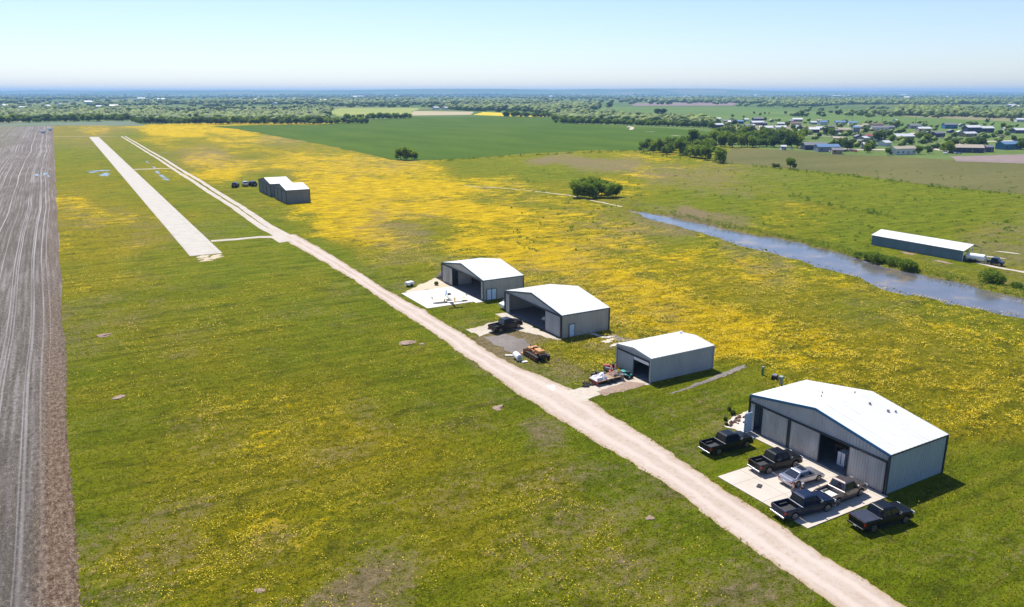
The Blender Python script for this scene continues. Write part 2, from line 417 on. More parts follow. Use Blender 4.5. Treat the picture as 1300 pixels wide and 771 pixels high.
# ------------------------------------------------------------------ ground
def vnoise(x, y, seed=0):
    # smooth value noise on numpy arrays
    r = np.random.default_rng(seed); T = r.random((256, 256))
    xi = np.floor(x).astype(int); yi = np.floor(y).astype(int); fx = x-xi; fy = y-yi
    fx = fx*fx*(3-2*fx); fy = fy*fy*(3-2*fy)
    a = T[xi & 255, yi & 255]; b = T[(xi+1) & 255, yi & 255]; c = T[xi & 255, (yi+1) & 255]; d = T[(xi+1) & 255, (yi+1) & 255]
    return (a*(1-fx)+b*fx)*(1-fy)+(c*(1-fx)+d*fx)*fy
def in_poly(X, Y, poly):
    ins = np.zeros(X.shape, bool); n = len(poly)
    for i in range(n):
        x1, y1 = poly[i]; x2, y2 = poly[(i+1) % n]
        c = ((y1 > Y) != (y2 > Y)) & (X < (x2-x1)*(Y-y1)/((y2-y1) if y2 != y1 else 1e-9)+x1); ins ^= c
    return ins
def poly_dist(X, Y, poly):
    D = np.full(X.shape, 1e9); n = len(poly)
    for i in range(n):
        x1, y1 = poly[i]; x2, y2 = poly[(i+1) % n]; dx, dy = x2-x1, y2-y1
        t = np.clip(((X-x1)*dx+(Y-y1)*dy)/(dx*dx+dy*dy+1e-9), 0, 1)
        D = np.minimum(D, np.hypot(X-x1-t*dx, Y-y1-t*dy))
    return D
creek_up = [(792, 265), (820, 268.5), (850, 273), (890, 282), (930, 290), (970, 298), (1010, 305), (1060, 318), (1100, 330), (1140, 340), (1180, 348), (1230, 360), (1300, 376), (1400, 398)]
creek_lo = [(1400, 428), (1300, 401), (1250, 393), (1200, 383), (1160, 374), (1130, 367), (1080, 349), (1040, 338), (1000, 325), (960, 315), (930, 307), (900, 297), (870, 291), (840, 282), (810, 273)]
creek = [G(*q) for q in creek_up+creek_lo]
F_pts = [(800,330,.8),(860,330,.75),(760,320,.8),(820,380,.7),(700,310,.85),(950,420,.75),(1000,420,.6),(1050,430,.6),(880,380,.7),(1150,430,.5),(1240,480,.5),(1050,380,.45),(900,360,.6),(600,270,.85),(660,300,.85),(560,265,.9),(500,230,.9),(400,215,.9),(360,210,.9),(330,190,.6),(440,200,.7),(300,190,.6),(480,270,.95),(90,320,.5),(120,280,.55),(380,640,.5),(300,690,.55),(450,560,.45),(520,740,.4),(620,700,.5),(680,670,.6),(1200,450,.5),(85,200,.1),(90,260,.55),(75,300,.4),(110,300,.4),(150,250,.1),(120,190,.05),(95,225,.2),(160,300,.4),(100,340,.35),(200,330,.12),(150,380,.25),(100,400,.15),(90,480,.12),(130,500,.2),(250,360,.1),(190,390,.4),(300,400,.25),(250,470,.3),(340,450,.3),(400,400,.1),(450,440,.1),(350,520,.42),(450,520,.4),(400,600,.42),(350,680,.62),(300,740,.5),(200,680,.2),(150,720,.35),(122,690,.05),(500,500,.25),(560,500,.1),(600,560,.4),(650,590,.42),(550,600,.25),(500,680,.25),(600,660,.3),(650,700,.5),(700,640,.6),(740,690,.45),(770,600,.05),(700,550,.05),(820,640,.02),(870,700,.1),(900,740,.3),(700,740,.45),(600,745,.35),(800,755,.35),(960,740,.05),(1000,750,.03),
(200,200,.05),(250,240,.05),(300,280,.05),(150,190,.1),(320,300,.05),(120,167,.7),(200,165,.95),(90,169,.35),(160,170,.1),
(230,168,1),(300,175,.75),(260,200,.95),(245,182,.3),(300,205,.95),(350,190,.35),(400,190,.5),(400,203,.8),(335,212,.6),(345,222,.1),(310,200,.3),(270,225,.8),(400,232,1),(470,215,.85),(450,250,1),(430,290,1),(410,262,1),(300,250,.1),(300,240,.15),(330,262,.25),(370,272,.6),(350,285,.05),(420,322,.1),(460,345,.12),(470,325,.35),(480,300,.95),(520,260,.9),(560,235,.9),(600,235,.85),(540,215,.7),(520,290,.7),(550,300,.3),(545,335,.25),(530,345,.1),(600,300,.85),(650,320,.85),(590,318,.5),(650,280,.75),(620,255,.6),(700,290,.75),(690,255,.35),(740,290,.5),(720,335,.75),(750,370,.65),(780,340,.75),(850,360,.65),(800,310,.65),(780,290,.4),(850,310,.3),(900,330,.4),(850,400,.6),(900,400,.65),(920,432,.85),(950,380,.45),(1000,400,.5),(1000,440,.5),(1080,400,.4),(1100,450,.5),(1200,430,.4),(1280,440,.4),(1250,520,.5),(1180,500,.3),(1100,480,.5),(1280,600,.12),(1200,640,.05),(1250,700,.03),(1100,720,.02),(1000,462,.65),(940,480,.12),(860,530,.05),(800,520,.05),(900,500,.1),(850,560,.03),(700,470,.3),(760,450,.35),(800,425,.45),(650,430,.1),(550,372,.08),(600,400,.05),(530,365,.05),
(850,270,.1),(700,220,.08),(600,215,.12),(985,283,.65),(1015,290,.5),(1100,285,.03),(830,222,.65),(880,226,.4),(1200,260,.0),(1250,320,.05),(900,250,.05),(950,265,.05),(1290,355,.2),(600,206,.2),(1150,250,0),(1050,240,0),(1000,225,.0)]
B_pts = [(690,204,.55),(740,206,.55),(790,211,.5),(850,222,.42),(890,231,.4),(680,197,0),(760,197,0),(700,214,.05),(780,229,0),(640,198,0),(850,200,.1),(620,208,0),(120,290,.35),(110,330,.0),(230,300,.3),(245,285,.25),(110,430,.35),(90,440,.3),(160,470,.0),(220,440,.25),(300,480,.0),(270,560,.25),(180,600,.0),(420,470,.0),(350,420,.15),(620,540,.3),(650,560,.0),(890,740,.35),(940,760,.3),(200,250,.0),(270,260,.15),(240,270,.0),(540,400,.0),(430,650,.0),(250,650,.3),(210,740,.25),(430,380,.2),(380,350,.0),(790,470,.0),(970,490,.1),(690,545,.45),(745,600,.4),(800,655,.35),(850,690,.3),(440,745,.5),(470,760,.6),(330,680,.25),(430,590,.25),(560,620,.2),(480,520,.2),(380,740,.2),(650,640,.2),(760,205,.5),(700,203,.5),(820,215,.36),(860,228,.34),(900,238,.3),(640,207,.1),(880,272,.75),(840,266,.3),(920,278,.4),(950,248,.25),(1000,255,.15),(1080,262,.1),(700,225,0),(850,250,.05),(900,262,.05),(1000,280,0),(1100,250,0),(1200,270,.05),(1260,315,.35),(1240,340,.2),(1150,290,0),(960,262,.05),(600,215,0),(600,300,.02),(530,298,.35),(570,302,.1),(280,195,.4),(300,192,.1),(200,310,.25),(230,320,.1),(180,295,.3),(150,290,.25),(220,430,.15),(130,425,.25),(140,300,.15),(300,330,.1),(90,215,.1),(120,300,.05),(640,440,.85),(660,432,.6),(690,425,.5),(700,435,.25),(720,470,.45),(680,455,.4),(600,395,.2),(590,410,.3),(630,395,0),(740,465,.2),(730,450,.1),(760,440,.3),(560,357,.7),(570,362,.5),(540,350,.1),(700,560,.35),(730,580,.3),(770,620,.25),(820,660,.15),(880,680,.1),(750,560,0),(650,520,.1),(640,510,.2),(560,470,0),(500,600,.12),(470,640,.15),(460,735,.6),(490,755,.3),(430,720,.1),(560,760,.05),(230,680,.3),(260,720,.2),(300,660,0),(400,500,.03),(330,600,.1),(850,520,.3),(860,490,.1),(830,505,.15),(780,540,0),(900,540,.25),(880,580,.3),(915,565,.1),(780,440,.35),(800,430,.2),(770,430,.2),(1180,600,.05),(1200,600,0),(1000,450,0),(1100,500,0),(1250,650,.1),(1220,680,.2),(1150,720,.1),(1050,690,.1),(350,340,0),(95,172,.3),(130,165,.3),(220,172,.0),(350,175,.35),(420,190,.2),(320,170,.1),(500,205,.3),(600,225,.05),(640,240,.2),(900,330,.02),(1050,350,.1),(990,330,.3),(940,315,.3),(1120,375,.2),(1250,410,.05)]
L_pts = [(130,200,.4),(220,230,.3),(280,260,.4),(340,285,.8),(320,250,.5),(250,200,0),(380,310,.7),(440,340,.6),(480,360,.8),(540,365,.6),(200,360,.4),(300,370,.6),(350,350,.5),(420,400,.5),(500,430,.5),(560,470,.7),(620,500,.8),(700,545,.7),(780,600,.9),(860,650,.9),(940,700,.9),(1000,745,.8),(800,640,.5),(700,600,.1),(560,560,.2),(400,500,.2),(100,500,.5),(105,600,.8),(110,690,1),(115,760,.9),(150,700,.1),(250,600,.2),(300,500,.2),(600,400,.9),(570,395,.8),(680,410,.4),(720,430,.3),(770,520,.8),(820,540,1),(880,560,.9),(850,510,.7),(930,500,.8),(980,500,.5),(1000,480,.3),(1020,700,1),(1060,690,.9),(1150,720,1),(1220,680,.8),(1280,620,.7),(1280,560,.3),(1200,520,.2),(1100,450,.1),(1000,400,0),(900,380,0),(700,300,0),(500,250,0),(640,225,.8),(560,208,.5),(750,260,.6),(850,262,.7),(700,240,.4),(900,280,.8),(1000,300,.8),(1100,260,.8),(1000,240,.9),(1200,270,.9),(1290,300,.7),(1100,300,1),(1200,350,.7),(950,230,.7),(1300,250,.9),(80,300,.1),(150,300,0),(400,240,0),(450,300,0),(600,520,.5),(430,560,.1),(640,380,.3),(770,390,.1)]
def rbf(px, py, pts, ys=1.8):
    num = np.zeros(px.shape); den = np.zeros(px.shape)
    for x, y, v in pts:
        k = 1+max(0, 300-y)/90.     # rows nearer the skyline are foreshortened
        d2 = ((px-x)**2+((py-y)*ys*k)**2)/700.
        w = 1/(d2+.15)**2; num += w*v; den += w
    return num/den
ROAD_L = [(1240, 900), (1060, 770), (900, 657.7), (840, 610), (735, 548), (657.7, 500), (615, 469), (553, 425.4), (500, 391), (440, 350), (392, 322), (356, 302)]
ROAD_R = [(1350, 900), (1150, 770), (1000, 674), (905, 612), (830, 561), (765, 520), (735, 500), (690, 478), (652, 464), (613, 441), (587.7, 425.4), (541.5, 396), (500, 374), (450, 342), (410, 317), (375, 298)]
def resample(edge, ys):
    p = sorted([G(*q)[::-1] for q in edge]); return np.interp(ys, [a for a, b in p], [b for a, b in p])
def rl_(Y): return resample(ROAD_L, Y)
def plants_at(X, Y):
    px, py = PX(X, Y)
    Fv = rbf(px, py, F_pts); Bv = rbf(px, py, B_pts); Lv = rbf(px, py, L_pts)
    w = (vnoise(X/14, Y/22, 3)-.5)*.5+(vnoise(X/5, Y/8, 4)-.5)*.3
    Fv = np.clip(Fv+w*np.clip(Fv*3, 0, 1), 0, 1)
    Fv = np.where((X > rl_(Y)+6) & (Fv > .2) & (X < 165), np.clip(Fv-.02+.08*(Y > 150), 0, 1), Fv)
    Fv = Fv*(1-.34*np.clip((rl_(Y)-X)/2, 0, 1)*np.clip((185-Y)/25, 0, 1))
    Bv = np.clip(Bv+(vnoise(X/4, Y/4, 5)-.5)*.25, 0, 1)*(Bv > .03)
    Lv = np.clip(Lv+(vnoise(X/9, Y/9, 6)-.5)*.5, 0, 1)
    # verges of the dirt road stay lush, mown grass
    rl = resample(ROAD_L, Y); rr_ = resample(ROAD_R, Y)
    dl = np.maximum(rl-X, X-rr_)
    near = np.clip(1-dl/4.5, 0, 1)*(Y < 205)*(Y > 10)
    Lv = np.clip(Lv+near*.9, 0, 1); Fv = Fv*(1-near*.85)
    return Fv, Bv, Lv
GX0, GX1, GY0, GY1 = -3.6, 426., 10., 1080.
def meadow():
    xs = np.concatenate([np.arange(GX0, 230, 1.8), np.arange(230, GX1, 3.5), [GX1]])
    ys = np.concatenate([np.arange(GY0, 320, 1.8), np.arange(320, GY1, 4.), [GY1]])
    X, Y = np.meshgrid(xs, ys, indexing='ij'); ins = in_poly(X, Y, creek); D = poly_dist(X, Y, creek)
    sd = np.where(ins, D, -D)+(vnoise(X/5, Y/5, 11)-.5)*3.0+(vnoise(X/2, Y/2, 12)-.5)*1.0
    Z = -1.5*np.clip((sd+.5)/3., 0, 1)
    bank = np.clip(1-np.abs(sd+3)/3., 0, 1)*.3*np.clip((X-140)/10, 0, 1)
    Z = Z+bank*(sd < 0)
    nx, ny = X.shape; idx = np.arange(nx*ny).reshape(nx, ny)
    Fq = np.stack([idx[:-1, :-1], idx[1:, :-1], idx[1:, 1:], idx[:-1, 1:]], -1).reshape(-1, 4)
    me = np_mesh('meadow', np.stack([X, Y, Z], -1).reshape(-1, 3), Fq)
    Fv, Bv, Lv = plants_at(X, Y)
    nearw = np.clip(1-np.abs(sd)/3., 0, 1)
    Fv = Fv*(1-nearw); Lv = np.clip(Lv*(1-nearw*.5), 0, 1); Bv = np.maximum(Bv, np.clip(1-np.abs(sd-1)/1.8, 0, 1)*.7)
    a = me.color_attributes.new('plants', 'FLOAT_COLOR', 'POINT')
    c = np.stack([Fv, Bv, Lv, np.ones_like(Fv)], -1).astype(np.float32); a.data.foreach_set('color', c.ravel())
    o = struct('meadow', me, 'meadow')
    for p in me.polygons: p.use_smooth = True
    return o
meadow()
mb = MB()   # countryside ring round the meadow, out to the skyline
BIG = 21000
for x0, x1, y0, y1 in ((-BIG, GX0-.05, -3000, BIG), (GX1, BIG, -3000, BIG), (GX0-.05, GX1, GY1, BIG), (GX0-.05, GX1, -3000, GY0)):
    mb.add([(x0, y0, -.02), (x1, y0, -.02), (x1, y1, -.02), (x0, y1, -.02)], [(0, 1, 2, 3)])
struct('ground', mb, 'base', fix=False)
def flat_poly(name, pts, m, z, px=True, jag=0., seg=6., seed=1):
    P_ = [G(*q) for q in pts] if px else pts
    rr = random.Random(seed); out = []
    for i, a in enumerate(P_):
        b = P_[(i+1) % len(P_)]; d = math.dist(a, b); n = max(1, int(d/seg)) if jag else 1
        for k in range(n):
            t = k/n; out.append((a[0]+(b[0]-a[0])*t+rr.gauss(0, jag), a[1]+(b[1]-a[1])*t+rr.gauss(0, jag), z))
    bm = bmesh.new(); f = bm.faces.new([bm.verts.new(p) for p in out]); f.normal_update()
    if f.normal.z < 0: f.normal_flip()
    bmesh.ops.triangulate(bm, faces=[f])
    me = bpy.data.meshes.new(name); bm.to_mesh(me); bm.free()
    return struct(name, me, m)
# ploughed field on the left
_r = random.Random(12); _e = []; _y = 5.
while _y < 1085: _e.append((-3.4+_r.gauss(0, .08)+.2*math.sin(_y/9), _y)); _y += .5 if _y < 260 else 4
flat_poly('plowed_field', [(-420, 5)]+_e+[(-420, 1085)], 'plowed', .012, px=False)
flat_poly('far_field', [(-160, 160.5), (0, 160), (100, 159.5), (178, 160), (186, 160), (163, 153.5), (60, 155), (0, 156), (-160, 157.5)], 'north_strip', .06, jag=1.5, seg=20)
flat_poly('crop_field', [(268, 160.5), (300, 164), (350, 173), (420, 186), (500, 203), (525, 203.5), (560, 203), (620, 199), (680, 194.5), (760, 190.5), (830, 191.5), (900, 186), (915, 180), (905, 168), (850, 163), (740, 158), (700, 150.5), (640, 148), (520, 148.5), (430, 156), (400, 159), (330, 159)], 'crop', .05, jag=1.2, seg=15)
flat_poly('brown_pasture', [(930, 188.5), (1000, 190.5), (1060, 196), (1130, 199), (1210, 203), (1310, 208), (1420, 212), (1420, 262), (1300, 247), (1180, 235), (1080, 222), (1015, 215.5), (960, 210), (905, 205)], 'brown_pasture', .05, jag=.8, seg=10)
flat_poly('bare_field', [(1205, 199), (1300, 196), (1400, 196), (1400, 209), (1300, 208), (1215, 205)], 'mauve_field', .08, jag=.8, seg=10)
flat_poly('mauve_field', [(800, 131.5), (935, 129.5), (932, 134.5), (805, 134.8)], 'mauve_field', .3, jag=4, seg=60)
flat_poly('flower_field', [(612, 142.5), (655, 144), (700, 147.2), (690, 148.6), (640, 147.6), (600, 146)], 'yellow_field', .12, jag=2, seg=25)
flat_poly('pale_field', [(430, 137.8), (535, 137.2), (525, 141), (520, 147), (440, 150), (415, 143)], 'pale_green_field', .14, jag=3, seg=40)
flat_poly('tan_field', [(525, 141.2), (600, 142), (600, 146), (522, 147)], 'tan_field', .17, jag=2, seg=40)
flat_poly('red_field', [(210, 141), (300, 141.5), (310, 146), (205, 146.5)], 'tan_field', .12, jag=3, seg=40)
flat_poly('green_field', [(700, 136), (935, 135.5), (1180, 150), (1300, 155), (1400, 158), (1400, 176), (1200, 170), (1000, 158), (905, 160), (900, 150), (790, 142)], 'green_field', .10, jag=3, seg=50)
flat_poly('straw_field', [(1195, 127.8), (1270, 127.6), (1290, 131), (1200, 131.5)], 'tan_field', .3, jag=4, seg=80)
flat_poly('scrub_field', [(1240, 141), (1300, 139), (1400, 140), (1400, 146), (1270, 146)], 'brown_pasture', .3, jag=4, seg=60)

# roads
def strip(name, cl, cr, m, z, jag=.35, step=.55, y_axis=True, seed=3):
    n = len(cl); r = np.random.default_rng(seed)
    def sm(k):
        a = r.normal(0, 1, n+20); return np.convolve(a, np.ones(k)/k, 'same')[10:10+n]*math.sqrt(k)
    jl = (sm(3)*.5+sm(9)*.6)*jag; jr = (sm(3)*.5+sm(9)*.6)*jag
    V = []; A = []
    cl = np.array(cl, float); cr = np.array(cr, float)
    for i in range(n):
        a, b = cl[i], cr[i]; d = (b-a)/max(1e-6, np.linalg.norm(b-a))
        a2 = a-d*jl[i]; b2 = b+d*jr[i]
        for k in range(7):
            t = k/6; q = a2*(1-t)+b2*t; V.append((q[0], q[1], z+.03*math.sin(math.pi*t))); A.append(t*2-1)
    Fq = [(i*7+k, i*7+k+1, (i+1)*7+k+1, (i+1)*7+k) for i in range(n-1) for k in range(6)]
    me = np_mesh(name, np.array(V), np.array(Fq))
    at = me.attributes.new('across', 'FLOAT', 'POINT'); at.data.foreach_set('value', np.array(A, np.float32))
    o = struct(name, me, m)
    if me.polygons[0].normal.z < 0: me.flip_normals()
    return o
ys = np.arange(12, 214, .45)
wl, wr = resample(ROAD_L, ys), resample(ROAD_R, ys)
strip('dirt_road', np.stack([wl, ys], 1), np.stack([wr, ys], 1), 'dirt_road', .015, .17)
TR = [(362, 301), (337, 288), (303, 264), (270, 243.5), (248, 229), (226, 216), (205, 202), (190, 193.5), (172, 182.5), (157, 173.7)]
ty = np.arange(206, 790, 1.6); tc = resample(TR, ty)
tw = np.interp(ty, [206, 330, 500, 790], [1.15, .95, .75, .6])
for s_ in (-1, 1):
    c = tc+s_*np.interp(ty, [206, 330, 790], [1.1, 1.45, 1.5])
    strip('dirt_track', np.stack([c-tw, ty], 1), np.stack([c+tw, ty], 1), 'dirt_far', .012+.004*s_, .12, seed=5+s_)
def path_strip(name, pts, w, m, z, jag=.2, step=.5, px=True, seed=2):
    P_ = [np.array(G(*q)) for q in pts] if px else [np.array(q) for q in pts]
    C = []
    for a, b in zip(P_[:-1], P_[1:]):
        n = max(1, int(np.linalg.norm(b-a)/step))
        for k in range(n): C.append(a+(b-a)*k/n)
    C.append(P_[-1]); C = np.array(C)
    T = np.gradient(C, axis=0); T /= np.linalg.norm(T, axis=1)[:, None]; Nn = np.stack([-T[:, 1], T[:, 0]], 1)
    ww = np.interp(np.linspace(0, 1, len(C)), np.linspace(0, 1, len(w)) if isinstance(w, list) else [0, 1], w if isinstance(w, list) else [w, w])[:, None]
    return strip(name, C-Nn*ww/2, C+Nn*ww/2, m, z, jag, seed=seed)
path_strip('taxiway', [(268, 306.2), (300, 304), (330, 301), (352, 300.8), (372, 306)], [2.6, 2.6, 2.6, 4.5, 8], 'dirt_far', .022, .15)
path_strip('far_taxiway', [(170, 215.3), (205, 214.2)], 3.2, 'dirt_far', .02, .2)
path_strip('faint_path', [(205, 214.2), (225, 214)], 1.5, 'tan_dirt', .02, .3)
path_strip('field_edge_path', [(68, 173.6), (112, 173.4)], 2.5, 'tan_dirt', .03, .6, 3)
path_strip('field_edge_path', [(126, 173.4), (150, 173.4)], 2.5, 'tan_dirt', .03, .6, 3)
# runway
_yy = np.arange(196.3, 791, .9); strip('runway', np.stack([23.75+0*_yy, _yy], 1), np.stack([31.2+0*_yy, _yy], 1), 'runway', .03, .02, seed=31)
def blob_patch(name, c, rx, ry, m, z, jag=.25, seed=1, n=40, rot=0):
    rr = random.Random(seed); ph = [rr.uniform(0, 6.28) for _ in range(4)]; pts = []
    for k in range(n):
        t = 2*math.pi*k/n; q = 1+jag*(.5*math.sin(2*t+ph[0])+.4*math.sin(3*t+ph[1])+.35*math.sin(7*t+ph[2])+.5*rr.uniform(-1, 1))
        x, y = rx*q*math.cos(t), ry*q*math.sin(t)
        pts.append((c[0]+x*math.cos(rot)-y*math.sin(rot), c[1]+x*math.sin(rot)+y*math.cos(rot)))
    return flat_poly(name, pts, m, z, px=False)
for i, (px, py, rx, ry) in enumerate([(258, 326, 1.6, 1.2), (268, 328, 2.2, 1.6), (274, 325, 1.3, 1.4), (262, 331, 1.2, 1.)]):
    blob_patch('rubble_patch', G(px, py), rx, ry, 'tan_dirt', .02+.004*i, .5, i)
# puddles
for i, (px, py, rx, ry) in enumerate([(133, 222, 2.4, 7), (127, 217, 4, 3.5), (118, 219, 2, 2), (200, 219, .9, 7), (206, 224, 1.2, 6), (211, 228, 1., 5), (196, 213, .6, 5), (187, 206, .5, 6), (57, 221, .8, 8), (47, 222.5, 1., 5), (62, 224, .5, 4)]):
    blob_patch('puddle', G(px, py), rx, ry, 'water', .03+.003*i, .5, 20+i)
# creek water
mb = MB(); xs_ = [p[0] for p in creek]; ys_ = [p[1] for p in creek]
flat_poly('creek', creek_up+[(x, y+6) for x, y in creek_lo] , 'water', -.42)

# aprons and drives
mb = MB(); mb.box(53.95, 65.35, 40.25, 51.5, -.2, .09); mb.box(64.2, 65.35, 51.5, 60.4, -.2, .086)
struct('concrete_apron', mb, 'apron')
mb = MB(); mb.box(54.2, 65.35, 125.0, 137.6, -.2, .09); mb.box(63.6, 65.35, 124.0, 125.0, -.2, .085)
struct('concrete_apron', mb, 'apron2')
flat_poly('driveway', [(590, 419), (612, 414), (640, 405), (628, 399), (643, 397), (665, 409), (690, 421), (713, 432), (700, 430), (680, 425), (652, 419), (630, 421), (610, 427)], 'sandy', .03, jag=.2, seg=.6)
flat_poly('driveway', [(715, 497), (740, 492), (765, 488), (790, 481), (805, 478), (826, 488), (800, 492), (780, 496), (757, 503), (742, 510), (725, 506)], 'sandy', .033, jag=.15, seg=.6)
flat_poly('dirt_drive', [(757, 498), (775, 491), (800, 485), (820, 488), (808, 494), (785, 498), (765, 503)], 'mound', .042, jag=.15, seg=.6)
flat_poly('gravel_strip', [(845, 501), (872, 492), (905, 479), (935, 466), (944, 463), (946, 467), (920, 478), (880, 492), (855, 500)], 'gravel', .022, jag=.12, seg=.7)
flat_poly('gravel_patch', [(612, 429), (640, 424), (668, 432), (672, 447), (668, 453), (650, 449), (630, 440)], 'gravel', .02, jag=.35, seg=1.)
flat_poly('gravel_path', [(775, 424), (790, 428), (830, 436), (825, 441), (795, 436), (772, 430)], 'gravel', .02, jag=.3, seg=1.)
flat_poly('sandy_yard', [(513, 371), (540, 359), (560, 350), (566, 358), (590, 372), (575, 365), (545, 367), (525, 371)], 'tan_dirt', .024, jag=.2, seg=.8)
for i, (px, py) in enumerate([(770, 428), (785, 437), (772, 433), (755, 425), (700, 492), (845, 427)]):
    blob_patch('pale_dirt', G(px, py), random.uniform(.6, 1.5), random.uniform(.5, 1.), 'rock_bed', .03+.003*i, .6, 50+i)
for i, (px, py, r_) in enumerate([(132, 426, 1.1), (150, 505, .8), (516, 436, 1.2), (825, 658, .45), (633, 518, .8), (535, 437, .5), (330, 750, .4)]):
    x, y = G(px, py); mb = MB()
    mb.blob((x, y, .02), r_, (1, .8, .16), 2, .35, 60+i)
    tag(mb.build('dirt_mound', 'mound'), ['low brown dirt mound in the grass nearest the ploughed field edge', 'small round dirt mound in grass above the lower left corner', 'bare dirt mound left of the road opposite the parked truck', 'pinkish dirt mound in grass closest to the road opposite the pickups', 'greyish dirt mound beside the road opposite the tracked machine', 'smallest dirt mound just right of a larger one beside the road', 'dark dirt mound at the bottom edge of the grass'][i], 'mound')
flat_poly('rock_garden_bed', [(919, 542), (926, 533), (938, 527), (953, 521), (958, 545), (947, 550), (932, 546)], 'rock_bed', .05, jag=.12, seg=.4)
# right-hand shed lane
path_strip('gravel_lane', [(1238, 333), (1262, 339), (1300, 346), (1380, 360)], 1.6, 'dirt_far', .04, .15)
path_strip('pale_path', [(590, 236), (650, 240), (722, 248), (790, 263)], 1.1, 'tan_dirt', .03, .3)
for px, py in ((1262, 327), (1280, 321)): blob_patch('sand_patch', G(px, py), .7, 2.6, 'dirt_far', .05, .15, px, rot=.3)
for px, py in ((1153, 322), (1197, 333)): blob_patch('clay_patch', G(px, py), .9, 2.0, 'mound', .05, .4, px)
# village lanes
path_strip('village_road', [(1300, 178.5), (1230, 180.5), (1218, 183), (1200, 186), (1150, 190), (1095, 190.5), (1060, 189)], 9, 'dirt_far', .10, .5, 4)
path_strip('village_road', [(1175, 187.5), (1200, 192), (1230, 193)], 5, 'dirt_far', .12, .4, 4)
path_strip('village_road', [(1500, 174), (1300, 178.5)], 9, 'dirt_far', .10, .5, 4)
path_strip('village_road', [(930, 168.5), (1000, 171), (1060, 173.5)], 6, 'dirt_far', .10, .5, 4)

